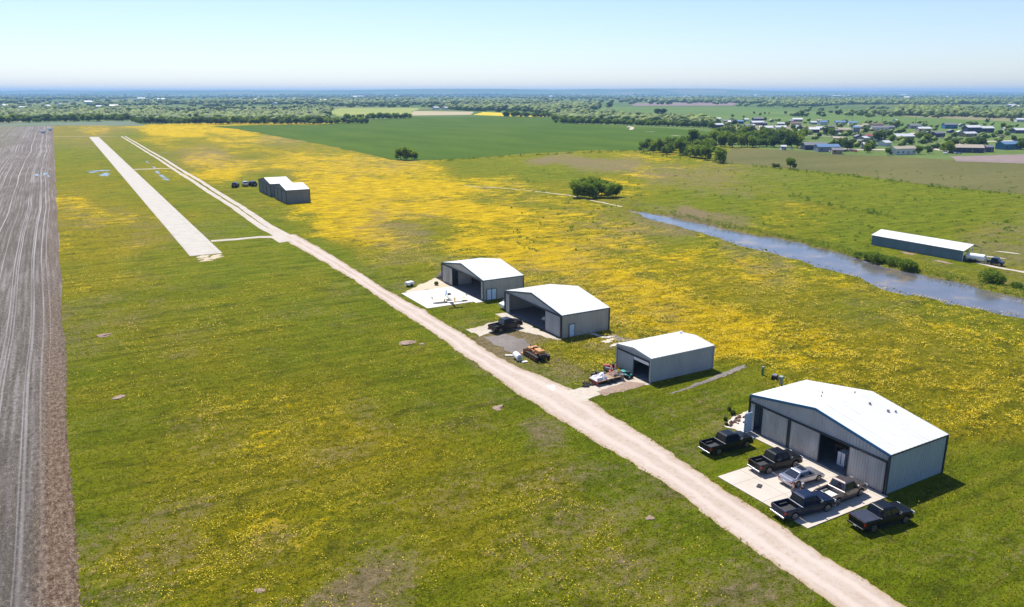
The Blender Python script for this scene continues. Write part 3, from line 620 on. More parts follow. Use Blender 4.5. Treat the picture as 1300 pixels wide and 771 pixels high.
# ------------------------------------------------------------------ buildings
def rib_wall(a, b, zb, ztop, pitch=.38, depth=.045, out=(0, 0), n_step=None):
    """corrugated sheet from a to b (xy), zb(t)->bottom, ztop(t)->top; out = outward normal"""
    a = np.array(a, float); b = np.array(b, float); Ln = np.linalg.norm(b-a); n = max(1, int(round(Ln/pitch)))
    ts = []
    for i in range(n):
        for q, o in ((0, 0), (.62, 0), (.70, 1), (.92, 1)): ts.append(((i+q)/n, o))
    ts.append((1, 0)); V = []; Fq = []
    for t, o in ts:
        p = a+(b-a)*t+np.array(out)*depth*o
        V += [(p[0], p[1], zb(t)), (p[0], p[1], ztop(t))]
    for i in range(len(ts)-1): Fq.append((2*i, 2*i+2, 2*i+3, 2*i+1))
    mb = MB(); mb.add(V, Fq); return mb
def hangar(name, label, X0, X1, Y0, Y1, eave, ridge, hdr, panels, wallm, sidem, trim, roofm='white_roof', backeave=None, floor=True, corner=None, doorm='door_metal', cat='hangar'):
    t = thing(name, label, cat, ((X0+X1)/2, (Y0+Y1)/2, 0)); ox, oy = (X0+X1)/2, (Y0+Y1)/2
    W = X1-X0; Hh = (Y1-Y0)/2; x0, x1, y0, y1 = -W/2, W/2, -Hh, Hh
    top = lambda tt: eave+(ridge-eave)*(1-abs(2*tt-1))
    rib_wall((x0, y0), (x0, y1), lambda s: hdr, lambda s: top(s)-.03, out=(-1, 0)).build('front_gable', wallm, t, fix=False)
    rib_wall((x1, y0), (x1, y1), lambda s: 0, lambda s: top(s)-.03, out=(1, 0)).build('back_wall', sidem, t, fix=False)
    for yy, o in ((y0, -1), (y1, 1)):
        rib_wall((x0, yy), (x1, yy), lambda s: 0, lambda s: eave-.03, out=(0, o)).build('side_wall', sidem, t, fix=False)
    # roof: two ribbed slopes with thickness and overhang
    mb = MB(); ov = .12; slope = (ridge-eave)/Hh
    nr = int(W/.6)
    for s in (-1, 1):
        ye = s*(Hh+ov); ze = eave-slope*ov
        pr = []
        V = []; Fq = []
        xs2 = []
        for i in range(nr):
            for q, o in ((0, 0), (.8, 0), (.85, 1), (.95, 1)): xs2.append((x0-ov+(W+2*ov)*(i+q)/nr, o))
        xs2.append((x1+ov, 0))
        for x, o in xs2: V += [(x, ye, ze+.035*o), (x, 0, ridge+.035*o), (x, 0, ridge-.05), (x, ye, ze-.05)]
        for i in range(len(xs2)-1):
            for k in range(4): k2 = (k+1) % 4; Fq.append((4*i+k, 4*i+k2, 4*i+4+k2, 4*i+4+k))
        Fq += [(0, 1, 2, 3), tuple(4*(len(xs2)-1)+k for k in (3, 2, 1, 0))]
        mb.add(V, Fq)
    mb.build('roof', roofm, t)
    # rake trim along the front gable, eaves gutters, corner posts
    mb = MB(); th = .2
    for s in (-1, 1):
        mb.add([(x0-ov-.05, s*(Hh+ov), eave-slope*ov-.22), (x0-ov-.05, 0, ridge-.22), (x0-ov-.05, 0, ridge+.06), (x0-ov-.05, s*(Hh+ov), eave-slope*ov+.06),
                (x0-ov+.04, s*(Hh+ov), eave-slope*ov-.22), (x0-ov+.04, 0, ridge-.22), (x0-ov+.04, 0, ridge+.06), (x0-ov+.04, s*(Hh+ov), eave-slope*ov+.06)],
               [(0, 1, 2, 3), (7, 6, 5, 4), (0, 4, 5, 1), (1, 5, 6, 2), (2, 6, 7, 3), (3, 7, 4, 0)])
    mb.build('rake_trim', trim, t)
    for cx_, cyy in ((x0-.07, y0-.07), (x0-.07, y1+.07), (x1+.07, y0-.07), (x1+.07, y1+.07)):
        MB().box(cx_-.09, cx_+.09, cyy-.09, cyy+.09, 0, eave-.12).build('corner_post', corner or trim, t)
    for yy in (y0, y1):
        s = 1 if yy > 0 else -1
        MB().box(x0-ov+.05, x1+ov-.05, *sorted((yy+s*.135, yy+s*.02)), eave-slope*ov-.19, eave-slope*ov-.06).build('gutter', trim if trim != 'blue_trim' else 'dark_trim', t)
    MB().box(x0-.16, x0-.05, y0+.1, y1-.1, hdr-.1, hdr+.1).build('door_track', 'dark_trim', t)
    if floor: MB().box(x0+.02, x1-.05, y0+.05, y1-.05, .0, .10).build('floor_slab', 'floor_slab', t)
    for (ya, yb, kind) in panels:
        ya -= oy; yb -= oy
        if kind == 'panel':
            p = rib_wall((x0-.06, ya), (x0-.06, yb), lambda s: .12, lambda s: hdr-.1, pitch=.3, depth=.04, out=(-1, 0)).build('door_panel', doorm, t, fix=False)
            for q in (ya, yb): MB().box(x0-.13, x0-.04, q-.05, q+.05, .1, hdr-.1).build('panel_frame', 'dark_trim', p)
        elif kind == 'wall':
            rib_wall((x0, ya), (x0, yb), lambda s: 0, lambda s: hdr, out=(-1, 0)).build('front_wall', wallm, t, fix=False)
        elif kind == 'post':
            MB().box(x0-.12, x0+.1, ya, yb, 0, hdr-.1).build('door_post', 'dark_trim', t)
    return t, (x0, x1, y0, y1, ox, oy)
def side_door(t, x, y, m='pale_door', w=.95, h=2.1):
    d = MB().box(x-w/2, x+w/2, y-.11, y-.06, .08, h).build('door', m, t)
    MB().box(x-w/2+.72*w, x-w/2+.8*w, y-.16, y-.11, 1., 1.08).build('handle', 'steel', d)
    mb = MB()
    for a, b in ((-w/2-.09, -w/2), (w/2, w/2+.09)): mb.box(x+a, x+b, y-.13, y-.05, .05, h+.08)
    mb.box(x-w/2, x+w/2, y-.13, y-.05, h, h+.08); mb.build('door_frame', 'dark_trim', t)

t, (x0, x1, y0, y1, ox, oy) = hangar('aircraft_hangar', 'largest hangar, white roof with blue edge trim, beside the parked pickups', 65.5, 74.7, 40.7, 58.3, 4.35, 5.9, 3.5,
    [(40.85, 45.0, 'panel'), (48.55, 52.4, 'panel'), (52.4, 52.75, 'post'), (52.75, 56.4, 'panel'), (57.65, 58.25, 'wall')], 'grey_wall', 'pale_wall', 'blue_trim', corner='dark_trim')
for px_, py_, w_ in ((1.9, -1.7, .28), (2.5, -3.5, .3), (3.2, -3.9, .22), (3.0, 1.0, .15), (-.5, 2.6, .14), (.8, 3.5, .14)):
    zz = 5.9-(abs(py_)/8.8)*1.55
    MB().tube([(px_, py_, zz-.1), (px_, py_, zz+.2)], w_/2, 8).build('roof_vent', 'steel', t)
ld = MB(); ld.box(-6.1, -4.95, 8.12, 8.18, .12, 2.5)     # open leaf standing square to the wall
l_ = ld.build('door', 'pale_door', t); MB().box(-6.0, -5.9, 8.05, 8.12, 1.15, 1.25).build('handle', 'steel', l_)
t, d = hangar('aircraft_hangar', 'middle open-fronted hangar with slate trim and an aircraft parked inside', 65.6, 74.9, 98.1, 116.3, 3.9, 5.5, 3.62,
    [(98.3, 102.8, 'panel'), (114.9, 116.1, 'wall')], 'grey_wall', 'tan_wall', 'slate_trim', corner='dark_trim', doorm='grey_wall')
side_door(t, -2.7, d[2])
t, d = hangar('aircraft_hangar', 'open-fronted hangar behind the yellow aircraft and its white apron', 65.6, 74.3, 124.8, 143.0, 4.0, 5.5, 3.75,
    [(138.0, 142.7, 'panel'), (124.95, 125.6, 'wall')], 'tan_wall', 'tan_wall', 'slate_trim', corner='slate_trim')
side_door(t, -3.1, d[2]); side_door(t, -2.1, d[2])
# low workshop with roller door
t, d = hangar('workshop', 'plain grey workshop with a low white roof and roller door beside the scrap pile', 65.2, 76.5, 75.75, 83.0, 3.5, 3.95, 2.9,
    [(75.85, 76.0, 'post'), (79.3, 82.95, 'wall')], 'grey_wall', 'grey_wall', 'grey_wall', corner='grey_wall', cat='workshop')
MB().box(-5.75, -5.6, 76.0-d[5], 79.25-d[5], 2.35, 2.85).build('roller_door', 'white_paint', t)
MB().box(-5.74, -5.62, 79.2-d[5], 79.32-d[5], 0, 2.85).build('door_jamb', 'dark_trim', t)
MB().tube([(5.2, 2.6, 3.5), (5.2, 2.6, 3.95)], .2, 8).build('roof_vent', 'white_paint', t)
# far pair
for lab, Y0, Y1, dx in (('nearer of two small dark-walled hangars among yellow flowers', 275.8, 292.6, 0), ('farther of two small dark-walled hangars among yellow flowers', 298.2, 317.4, -.2)):
    t, d = hangar('small_hangar', lab, 67+dx, 75.3+dx, Y0, Y1, 4.8, 6.3, 4.3, [(Y0+.1, Y0+6, 'panel'), (Y0+6.7, Y0+12, 'panel'), (Y0+12.4, Y1-.2, 'panel')], 'far_wall', 'far_wall', 'dark_trim', doorm='far_wall')
MB().box(5.0, 5.2, -8.3, -8.1, 0, 3.).build('downpipe', 'white_paint', t)
# long blue shed beyond the creek (ridge runs along Y)
def long_shed():
    t = thing('long_shed', 'long low shed with blue-grey wall and white roof beyond the creek', 'shed', (182.4, 112.2, 0))
    x0, x1, y0, y1, e, r_ = -3.7, 3.7, -11.9, 11.9, 2.5, 3.6
    rib_wall((x0, y0), (x0, y1), lambda s: 0, lambda s: e, out=(-1, 0)).build('side_wall', 'shed_blue', t, fix=False)
    rib_wall((x1, y0+6), (x1, y1), lambda s: 0, lambda s: e, out=(1, 0)).build('side_wall', 'shed_blue', t, fix=False)
    rib_wall((x0, y1), (x1, y1), lambda s: 0, lambda s: e+(r_-e)*(1-abs(2*s-1)), out=(0, 1)).build('end_wall', 'shed_blue', t, fix=False)
    mb = MB(); ov = .2; sl = (r_-e)/3.7
    for s in (-1, 1):
        mb.add([(s*(3.7+ov), y0-ov, e-sl*ov+.02), (0, y0-ov, r_+.02), (0, y1+ov, r_+.02), (s*(3.7+ov), y1+ov, e-sl*ov+.02), (s*(3.7+ov), y0-ov, e-sl*ov+.1), (0, y0-ov, r_+.1), (0, y1+ov, r_+.1), (s*(3.7+ov), y1+ov, e-sl*ov+.1)],
               [(0, 1, 2, 3), (7, 6, 5, 4), (0, 4, 5, 1), (2, 6, 7, 3), (3, 7, 4, 0), (1, 5, 6, 2)])
    mb.build('roof', 'white_roof', t)
    for x, yy in ((x0+.1, y0), (0, y0), (x1-.1, y0), (x1-.1, y0+3)): MB().tube([(x, yy, 0), (x, yy, e if abs(x) > 1 else r_-.05)], .09, 6).build('post', 'white_paint', t)
long_shed()

# ------------------------------------------------------------------ vehicles
def wheel(t, x, y, r=.39, w=.26, m='rim'):
    s = 1 if y > 0 else -1
    g = thing_part('wheel', t, (x, y, r))
    ri = []
    for yy, rr in ((-w/2, r*.72), (-w/2, r*.93), (-w/2+.04, r), (w/2-.04, r), (w/2, r*.93), (w/2, r*.72)):
        ri.append([(rr*math.cos(2*math.pi*k/20), yy, rr*math.sin(2*math.pi*k/20)) for k in range(20)])
    MB().loft(ri).build('tyre', 'rubber', g)
    q = MB(); yo = s*(w/2-.01)
    for k in range(6):
        a = 2*math.pi*k/6
        c, s_ = math.cos(a), math.sin(a)
        q.add([(-.04*s_, yo, .04*c), (.04*s_, yo, -.04*c), (r*.66*c+.05*s_, yo+s*.02, r*.66*s_-.05*c), (r*.66*c-.05*s_, yo+s*.02, r*.66*s_+.05*c)], [(0, 1, 2, 3)])
    ring = [[(rr*math.cos(2*math.pi*k/16), yy, rr*math.sin(2*math.pi*k/16)) for k in range(16)] for yy, rr in ((yo, r*.6), (yo+s*.03, r*.6), (yo+s*.03, r*.71), (yo, r*.71))]
    q.loft(ring, caps=False); q.tube([(0, yo-s*.02, 0), (0, yo+s*.03, 0)], .09, 8)
    q.build('rim', m, g, fix=False)
def thing_part(name, parent, loc):
    o = bpy.data.objects.new(name, None); COL.objects.link(o); o.parent = parent; o.location = loc; return o
def arch(cx_, r, z0, n=8):   # profile points left->right over a wheel
    return [(cx_-r*math.cos(math.pi*k/n), z0+r*math.sin(math.pi*k/n)) for k in range(n+1)]
def glassq(t, name, pts, off, m='glass'):
    c = sum((Vector(p) for p in pts), Vector())/len(pts)
    n = (Vector(pts[1])-Vector(pts[0])).cross(Vector(pts[2])-Vector(pts[0])).normalized()
    if n.dot(c-Vector((0, 0, 1.2))) < 0 and not (n.z > .3): n = -n
    v1 = [Vector(p)+n*off for p in pts]; v0 = [Vector(p)-n*.02 for p in pts]; k = len(pts)
    mb = MB(); mb.add(v1+v0, [tuple(range(k)), tuple(range(2*k-1, k-1, -1))]+[(i, (i+1) % k, (i+1) % k+k, i+k) for i in range(k)])
    return mb.build(name, m, t)
def lerp(a, b, t): return tuple(a[i]+(b[i]-a[i])*t for i in range(3))
def pickup(name, label, x, y, rz, col, Ls=5.75, cab=1.0, tonneau=False, rimm='rim', liner='plastic', bumper='chrome', cargo=None, lift=0, group=None, roofrack=False):
    t = thing(name, label, 'pickup truck', (x, y, .09 if (54 < x < 65.3 and 40.3 < y < 51.4) else .03), rz, group)
    hl = Ls/2; W = .97; r = .40+lift*.4; g = .36+lift; wf, wb = hl-.95, -hl+1.15
    cabB = -.55-.45*cab     # rear of cab
    zb, zh = 1.14+lift, 1.20+lift   # belt, hood
    rz0 = r
    prof = [(cabB, g)]+arch(wf, r+.1, rz0+.02)[0:0]
    # lower front body (cab + hood)
    prof = [(cabB, zb), (cabB, g), (wf-r-.1, g)]+[p for p in arch(wf, r+.09, r+.02) if p[1] > g]+[(wf+r+.1, g), (hl-.08, g+.02), (hl, g+.25), (hl-.02, zh-.22), (hl-.16, zh-.05), (hl-.5, zh+.0), (1.5, zh+.06), (1.35, zb+.06)]
    mb = MB(); mb.prism(prof, -W, W); body = mb.build('body', col, t, bevel=.06)
    mb = MB(); mb.box(cabB, wf-r-.12, -W+.05, W-.05, g-.12, g+.05); mb.box(-hl+.2, hl-.3, -.35, .35, r-.12, r+.1); mb.build('chassis', 'plastic', t)
    # hood crease
    mb = MB(); mb.add([(hl-.45, -.62, zh+.0), (hl-.45, .62, zh+.0), (1.5, .72, zh+.05), (1.5, -.72, zh+.05), (hl-.6, -.5, zh+.05), (hl-.6, .5, zh+.05), (1.52, .58, zh+.1), (1.52, -.58, zh+.1)], [(0, 1, 5, 4), (1, 2, 6, 5), (2, 3, 7, 6), (3, 0, 4, 7), (4, 5, 6, 7)])
    mb.build('hood', col, t, bevel=.03)
    # bed
    for s in (-1, 1):
        prof = [(cabB-.03, zb+.03), (cabB-.03, g), (wb+r+.1, g)]+[p for p in reversed(arch(wb, r+.09, r+.02)) if p[1] > g]+[(wb-r-.1, g+.02), (-hl+.05, g+.12), (-hl, zb+.03)]
        MB().prism(prof, *sorted((s*W, s*(W-.13)))).build('bed_side', col, t, bevel=.03)
    MB().box(-hl, -hl+.1, -W+.14, W-.14, g+.16, zb+.02).build('tailgate', col, t, bevel=.02)
    mb = MB(); mb.box(-hl+.11, cabB-.04, -W+.14, W-.14, .66+lift, .72+lift); mb.box(cabB-.12, cabB-.04, -W+.14, W-.14, .72+lift, zb+.02)
    for s in (-1, 1): mb.box(wb-.45, wb+.45, *sorted((s*(W-.14), s*(W-.36))), .72+lift, .95+lift)
    mb.build('bed_liner', liner, t)
    if tonneau:
        c = MB()
        n = 5; xa, xb = -hl+.04, cabB-.05
        for i in range(n): c.box(xa+(xb-xa)*i/n+.015, xa+(xb-xa)*(i+1)/n-.015, -W+.05, W-.05, zb+.035, zb+.085)
        c.build('bed_cover', 'bed_cover', t)
    # greenhouse
    zr = 1.88+lift; xf0, xf1, xr1, xr0 = 1.45, .80, cabB+.26, cabB+.06
    wt = W-.24
    B = [(xf0, W-.06), (xr0, W-.06)]
    lo = {('f', s): (xf0, s*(W-.05), zb+.04) for s in (-1, 1)}; lo.update({('r', s): (xr0, s*(W-.05), zb+.0) for s in (-1, 1)})
    hi = {('f', s): (xf1, s*wt, zr) for s in (-1, 1)}; hi.update({('r', s): (xr1, s*wt, zr-.02) for s in (-1, 1)})
    order = [('f', -1), ('f', 1), ('r', 1), ('r', -1)]
    mb = MB(); mid = [((hi[k][0]*.7+(xf1+xr1)*.15), hi[k][1]*.75, zr+.05) for k in order]
    mb.loft([[lo[k] for k in order], [hi[k] for k in order], mid]); mb.build('cab', col, t, bevel=.05)
    def wq(a, b, c, d, u0, u1, v0, v1):
        P_ = lambda u, v: lerp(lerp(a, b, u), lerp(d, c, u), v)
        return [P_(u0, v0), P_(u1, v0), P_(u1, v1), P_(u0, v1)]
    glassq(t, 'windshield', wq(lo['f', -1], lo['f', 1], hi['f', 1], hi['f', -1], .04, .96, .06, .95), .02)
    glassq(t, 'rear_window', wq(lo['r', 1], lo['r', -1], hi['r', -1], hi['r', 1], .1, .9, .15, .9), .02)
    for s in (-1, 1):
        a, b, c, d = lo['r', s], lo['f', s], hi['f', s], hi['r', s]
        cut = .5 if cab > .5 else .22
        glassq(t, 'side_window', wq(a, b, c, d, cut+.03, .93, .12, .88), .02)
        glassq(t, 'side_window', wq(a, b, c, d, .06, cut-.02, .12, .88), .02)
        MB().box(.95, 1.12, *sorted((s*(W+.0), s*(W+.24))), zb+.02, zb+.2).build('mirror', 'plastic', t)
        MB().box(-.2, -.05, *sorted((s*(W-.01), s*(W+.03))), zb-.14, zb-.1).build('door_handle', 'plastic', t)
        MB().box(-hl-.02, -hl+.16, *sorted((s*(W-.13), s*(W+.012))), zb-.34, zb-.1).build('tail_light', 'red_lens', t)
        MB().box(hl-.22, hl-.0, *sorted((s*(W-.36), s*(W+.01))), zh-.32, zh-.13).build('headlight', 'white_lens', t)
        for xx in (wf, wb): wheel(t, xx, s*(W-.14), r, .27, rimm)
    MB().box(-hl-.16, -hl-.0, -W+.05, W-.05, g+.02, g+.2).build('bumper', bumper, t, bevel=.03)
    MB().box(hl-.04, hl+.08, -W+.04, W-.04, g+.02, g+.24).build('bumper', bumper, t, bevel=.03)
    MB().box(hl-.03, hl+.02, -.55, .55, zh-.42, zh-.12).build('grille', 'plastic', t)
    MB().box(-hl-.18, -hl-.16, -.16, .16, g+.06, g+.18).build('license_plate', 'plate', t)
    MB().box(-hl-.012, -hl-.0, -.11, .11, zb-.2, zb-.1).build('tailgate_handle', 'plastic', t)
    MB().box(-.4, -.15, -.5, .5, zr+.03, zr+.065).build('sunroof', 'glass', t) if roofrack else None
    if cargo: MB().box(-hl+.3, cabB-.4, -.55, .45, .73+lift, .73+lift+cargo).build('bed_load', 'cream', t, bevel=.03)
    return t
def bedcover_mat():
    m, nt, b = mat('bed_cover'); b.inputs['Base Color'].default_value = (.03, .035, .055, 1); b.inputs['Roughness'].default_value = .4
    return m
M['bed_cover'] = bedcover_mat()
PG = 'pickups and car parked by the largest hangar'
pickup('pickup_truck', 'black crew cab pickup parked on grass left of the concrete apron', 59.5, 55.9, R(-3), 'p_black', 6.1, group=PG)
pickup('pickup_truck', 'black pickup on the apron in front of the left hangar doors', 60.6, 50.0, R(-6), 'p_black', 5.6, rimm='rim', group=PG)
pickup('pickup_truck', 'brownish grey pickup with open pale bed nearest the hangar door opening', 61.2, 42.5, R(1), 'p_brown', 5.5, cab=.35, liner='steel', group=PG, cargo=.12)
pickup('pickup_truck', 'dark navy crew cab pickup at the roadside edge of the apron', 55.9, 42.45, R(-7), 'p_navy', 6.0, group=PG, liner='plastic')
pickup('pickup_truck', 'black pickup with ribbed bed cover parked on grass right of the apron', 60.5, 37.6, R(-8), 'p_black', 5.9, tonneau=True, group=PG, bumper='p_black')
pickup('pickup_truck', 'dark grey pickup parked on the short drive of the middle hangar', 60.2, 106.7, R(10), 'p_char', 5.9, lift=.08, group='pickup at the middle hangar', bumper='plastic')
def sedan(label, x, y, rz, col, hl=2.35, cat='car', name='sedan', wagon=False, z=.09):
    t = thing(name, label, cat, (x, y, z), rz); W = .9; r = .33; g = .2; wf, wb = hl-.88, -hl+.95
    zb = .86
    up = [(hl-.05, .55), (hl-.2, .72), (hl-.75, .82), (.95, .9), (-1.35, .93), (-hl+.12, .95), (-hl+.0, .78), (-hl-.02, .42)]
    prof = [(-hl+.12, g)]+[p for p in arch(wb, r+.06, r) if p[1] > g]+[p for p in arch(wf, r+.06, r) if p[1] > g]+[(hl-.12, g), (hl, .35)]+up
    MB().prism(prof, -W, W).build('body', col, t, bevel=.08)
    MB().box(-hl+.3, hl-.3, -W+.22, W-.22, g-.05, .5).build('chassis', 'plastic', t)
    zr = 1.40; wt = .62
    xf0, xf1, xr1, xr0 = 1.05, .25, -.95 if not wagon else -1.9, -1.72 if not wagon else -2.2
    order = [('f', -1), ('f', 1), ('r', 1), ('r', -1)]
    lo = {(k, s): ((xf0 if k == 'f' else xr0), s*(W-.05), zb+.04) for k, s in order}
    hi = {(k, s): ((xf1 if k == 'f' else xr1), s*wt, zr) for k, s in order}
    mid = [((hi[k][0]*.5-.17), hi[k][1]*.6, zr+.045) for k in order]
    MB().loft([[lo[k] for k in order], [hi[k] for k in order], mid]).build('cabin', col, t, bevel=.06)
    def wq(a, b, c, d, u0, u1, v0, v1):
        P_ = lambda u, v: lerp(lerp(a, b, u), lerp(d, c, u), v)
        return [P_(u0, v0), P_(u1, v0), P_(u1, v1), P_(u0, v1)]
    glassq(t, 'windshield', wq(lo['f', -1], lo['f', 1], hi['f', 1], hi['f', -1], .05, .95, .05, .95), .02)
    glassq(t, 'rear_window', wq(lo['r', 1], lo['r', -1], hi['r', -1], hi['r', 1], .05, .95, .06, .95), .02)
    for s in (-1, 1):
        a, b, c, d = lo['r', s], lo['f', s], hi['f', s], hi['r', s]
        glassq(t, 'side_window', wq(a, b, c, d, .53, .9, .14, .86), .02); glassq(t, 'side_window', wq(a, b, c, d, .14, .5, .14, .86), .02)
        MB().box(.72, .86, *sorted((s*(W-.02), s*(W+.17))), zb+.04, zb+.16).build('mirror', col, t)
        MB().box(-hl-.02, -hl+.22, *sorted((s*(W-.35), s*(W+.005))), .62, .78).build('tail_light', 'red_lens', t)
        MB().box(hl-.3, hl-.06, *sorted((s*(W-.32), s*(W+.005))), .52, .66).build('headlight', 'white_lens', t)
        for xx in (wf, wb): wheel(t, xx, s*(W-.12), r, .22)
    MB().box(-.5, .1, -.42, .42, zr+.03, zr+.07).build('sunroof', 'glass', t)
    MB().box(-hl-.04, -hl-.0, -.22, .22, .52, .63).build('license_plate', 'plate', t)
    return t
s_ = sedan('silver four-door car with a dark sunroof parked between pickups on the apron', 60.6, 46.6, R(-3), 'p_silver'); s_['group'] = PG
def van(label, x, y, rz, z=.02):
    t = thing('van', label, 'van', (x, y, z), rz); hl = 2.7; W = .98
    prof = [(-hl, .35), (-hl+.5, .35)]+[p for p in arch(-hl+1.1, .45, .36) if p[1] > .35]+[p for p in arch(hl-.9, .45, .36) if p[1] > .35]+[(hl-.1, .35), (hl, .6), (hl-.05, 1.05), (hl-.85, 1.25), (hl-1.5, 2.05), (-hl+.1, 2.1), (-hl, 1.9)]
    MB().prism(prof, -W, W).build('body', 'p_white', t, bevel=.09)
    glassq(t, 'windshield', [(hl-.9, -.82, 1.3), (hl-.9, .82, 1.3), (hl-1.44, .78, 1.98), (hl-1.44, -.78, 1.98)], .03)
    for s in (-1, 1):
        glassq(t, 'side_window', [(hl-1.05, s*W, 1.3), (hl-1.5, s*W, 1.9), (hl-2.3, s*W, 1.9), (hl-2.3, s*W, 1.3)], .01)
        for xx in (-hl+1.1, hl-.9): wheel(t, xx, s*(W-.12), .36, .24)
        MB().box(hl-.12, hl+.02, *sorted((s*.6, s*.93)), .75, .95).build('headlight', 'white_lens', t)
        MB().box(-hl-.02, -hl+.05, *sorted((s*.8, s*.97)), .9, 1.3).build('tail_light', 'red_lens', t)
    return t
van('white van parked tight between the two open-fronted hangars', 68.2, 117.7, R(180))
for i, (px, py, m_, lab) in enumerate([(299, 236, 'p_black', 'black car parked at the far left end of the row by the dark hangars'), (311, 234.5, 'p_silver', 'silver car in the row beside the small dark hangars'), (320, 234.5, 'p_char', 'dark grey car parked closest to the small dark hangars')]):
    x, y = G(px, py, .6); c = sedan(lab, x, y, R(70+15*i), m_, hl=2.5, name='parked_car', wagon=True, z=.03); c['group'] = 'cars beside the small far hangars'
    c.scale = (1.25, 1.25, 1.5)

# ------------------------------------------------------------------ aircraft
def light_plane(label, x, y, rz, cols, span=6.6, z=.09, prop=True, s=1.):
    t = thing('light_aircraft', label, 'aircraft', (x, y, z), rz); t.scale = (s, s, s)
    def ring(xx, w, h, zc, n=12): return [(xx, w*math.cos(2*math.pi*k/n), zc+h*math.sin(2*math.pi*k/n)) for k in range(n)]
    MB().loft([ring(2.9, .12, .12, .78), ring(2.75, .3, .3, .78), ring(2.2, .42, .4, .8), ring(1.5, .45, .45, .85)]).build('nose_cowl', cols[0], t, smooth=True)
    MB().loft([ring(1.5, .45, .45, .85), ring(.6, .46, .5, .9), ring(-.4, .38, .42, .88), ring(-2.2, .17, .2, .9), ring(-3.6, .07, .1, .95)]).build('fuselage', cols[1], t, smooth=True)
    MB().blob((.65, 0, 1.28), .5, (1.25, .75, .6), 2, .0).build('canopy', 'glass', t, smooth=True)
    for sd in (-1, 1):
        def sec(yy, c0, c1, zz): return [(c1, yy, zz), (c1+.12*(c0-c1), yy, zz-.05), (c0-.1, yy, zz-.05), (c0, yy, zz+.02), (c0-.25, yy, zz+.11), (c1+.3*(c0-c1), yy, zz+.08)]
        w = MB().loft([sec(sd*.35, 1.25, -.15, .62), sec(sd*span*.3, 1.2, -.1, .68), sec(sd*span/2, 1.05, .1, .76)]).build('wing', cols[2], t)
        MB().box(-.22, .08, *sorted((sd*.6, sd*span*.46)), .64, .67).build('flap', cols[3], w)
        MB().box(.1, 1.0, *sorted((sd*(span/2), sd*(span/2+.05))), .7, 1.15).build('wing_tip', 'steel', w)
        MB().box(-3.65, -2.95, *sorted((sd*.05, sd*1.35)), .97, 1.02).build('tailplane', cols[2], t)
        MB().tube([(.9, sd*.4, .6), (.85, sd*.85, .22)], .045, 6).build('gear_leg', 'steel', t); 
        g = thing_part('wheel', t, (.85, sd*.9, .2)); 
        MB().loft([[(q*math.cos(2*math.pi*k/14), yy, q*math.sin(2*math.pi*k/14)) for k in range(14)] for yy, q in ((-.06, .12), (-.06, .2), (.06, .2), (.06, .12))]).build('tyre', 'rubber', g)
    MB().add([(-3.7, -.03, .95), (-3.7, .03, .95), (-2.8, .03, 1.0), (-2.8, -.03, 1.0), (-3.85, -.02, 1.9), (-3.85, .02, 1.9), (-3.4, .02, 1.9), (-3.4, -.02, 1.9)], [(0, 1, 2, 3), (4, 5, 6, 7), (0, 1, 5, 4), (1, 2, 6, 5), (2, 3, 7, 6), (3, 0, 4, 7)]).build('fin', cols[4], t)
    if prop:
        p = MB().tube([(2.9, 0, .78), (3.12, 0, .78)], [.12, .03], 10).build('spinner', cols[0], t)
        b = MB()
        for sd in (-1, 1): b.add([(2.97, -.05, .78), (3.0, .05, .78), (3.01, .09, .78+sd*.45), (2.99, .04, .78+sd*.88), (2.97, -.04, .78+sd*.88), (2.96, -.09, .78+sd*.45)], [(0, 1, 2, 3, 4, 5)])
        bo = b.build('propeller', 'air_blue' if cols[0] == 'air_blue' else 'steel', p); m_ = bo.modifiers.new('s', 'SOLIDIFY'); m_.thickness = .03
    MB().tube([(2.3, 0, .45), (2.3, 0, .2)], .04, 6).build('nose_gear', 'steel', t)
    return t
light_plane('small yellow and white aircraft with a blue nose on the white apron', 59.7, 126.9, R(79), ('air_blue', 'cream', 'cream', 'yellow', 'orange'), 6.6)
light_plane('white low-wing aircraft parked inside the middle hangar', 70.3, 105.6, R(168), ('white_paint', 'white_paint', 'white_paint', 'steel', 'white_paint'), 8.4, z=.11, s=1.1)

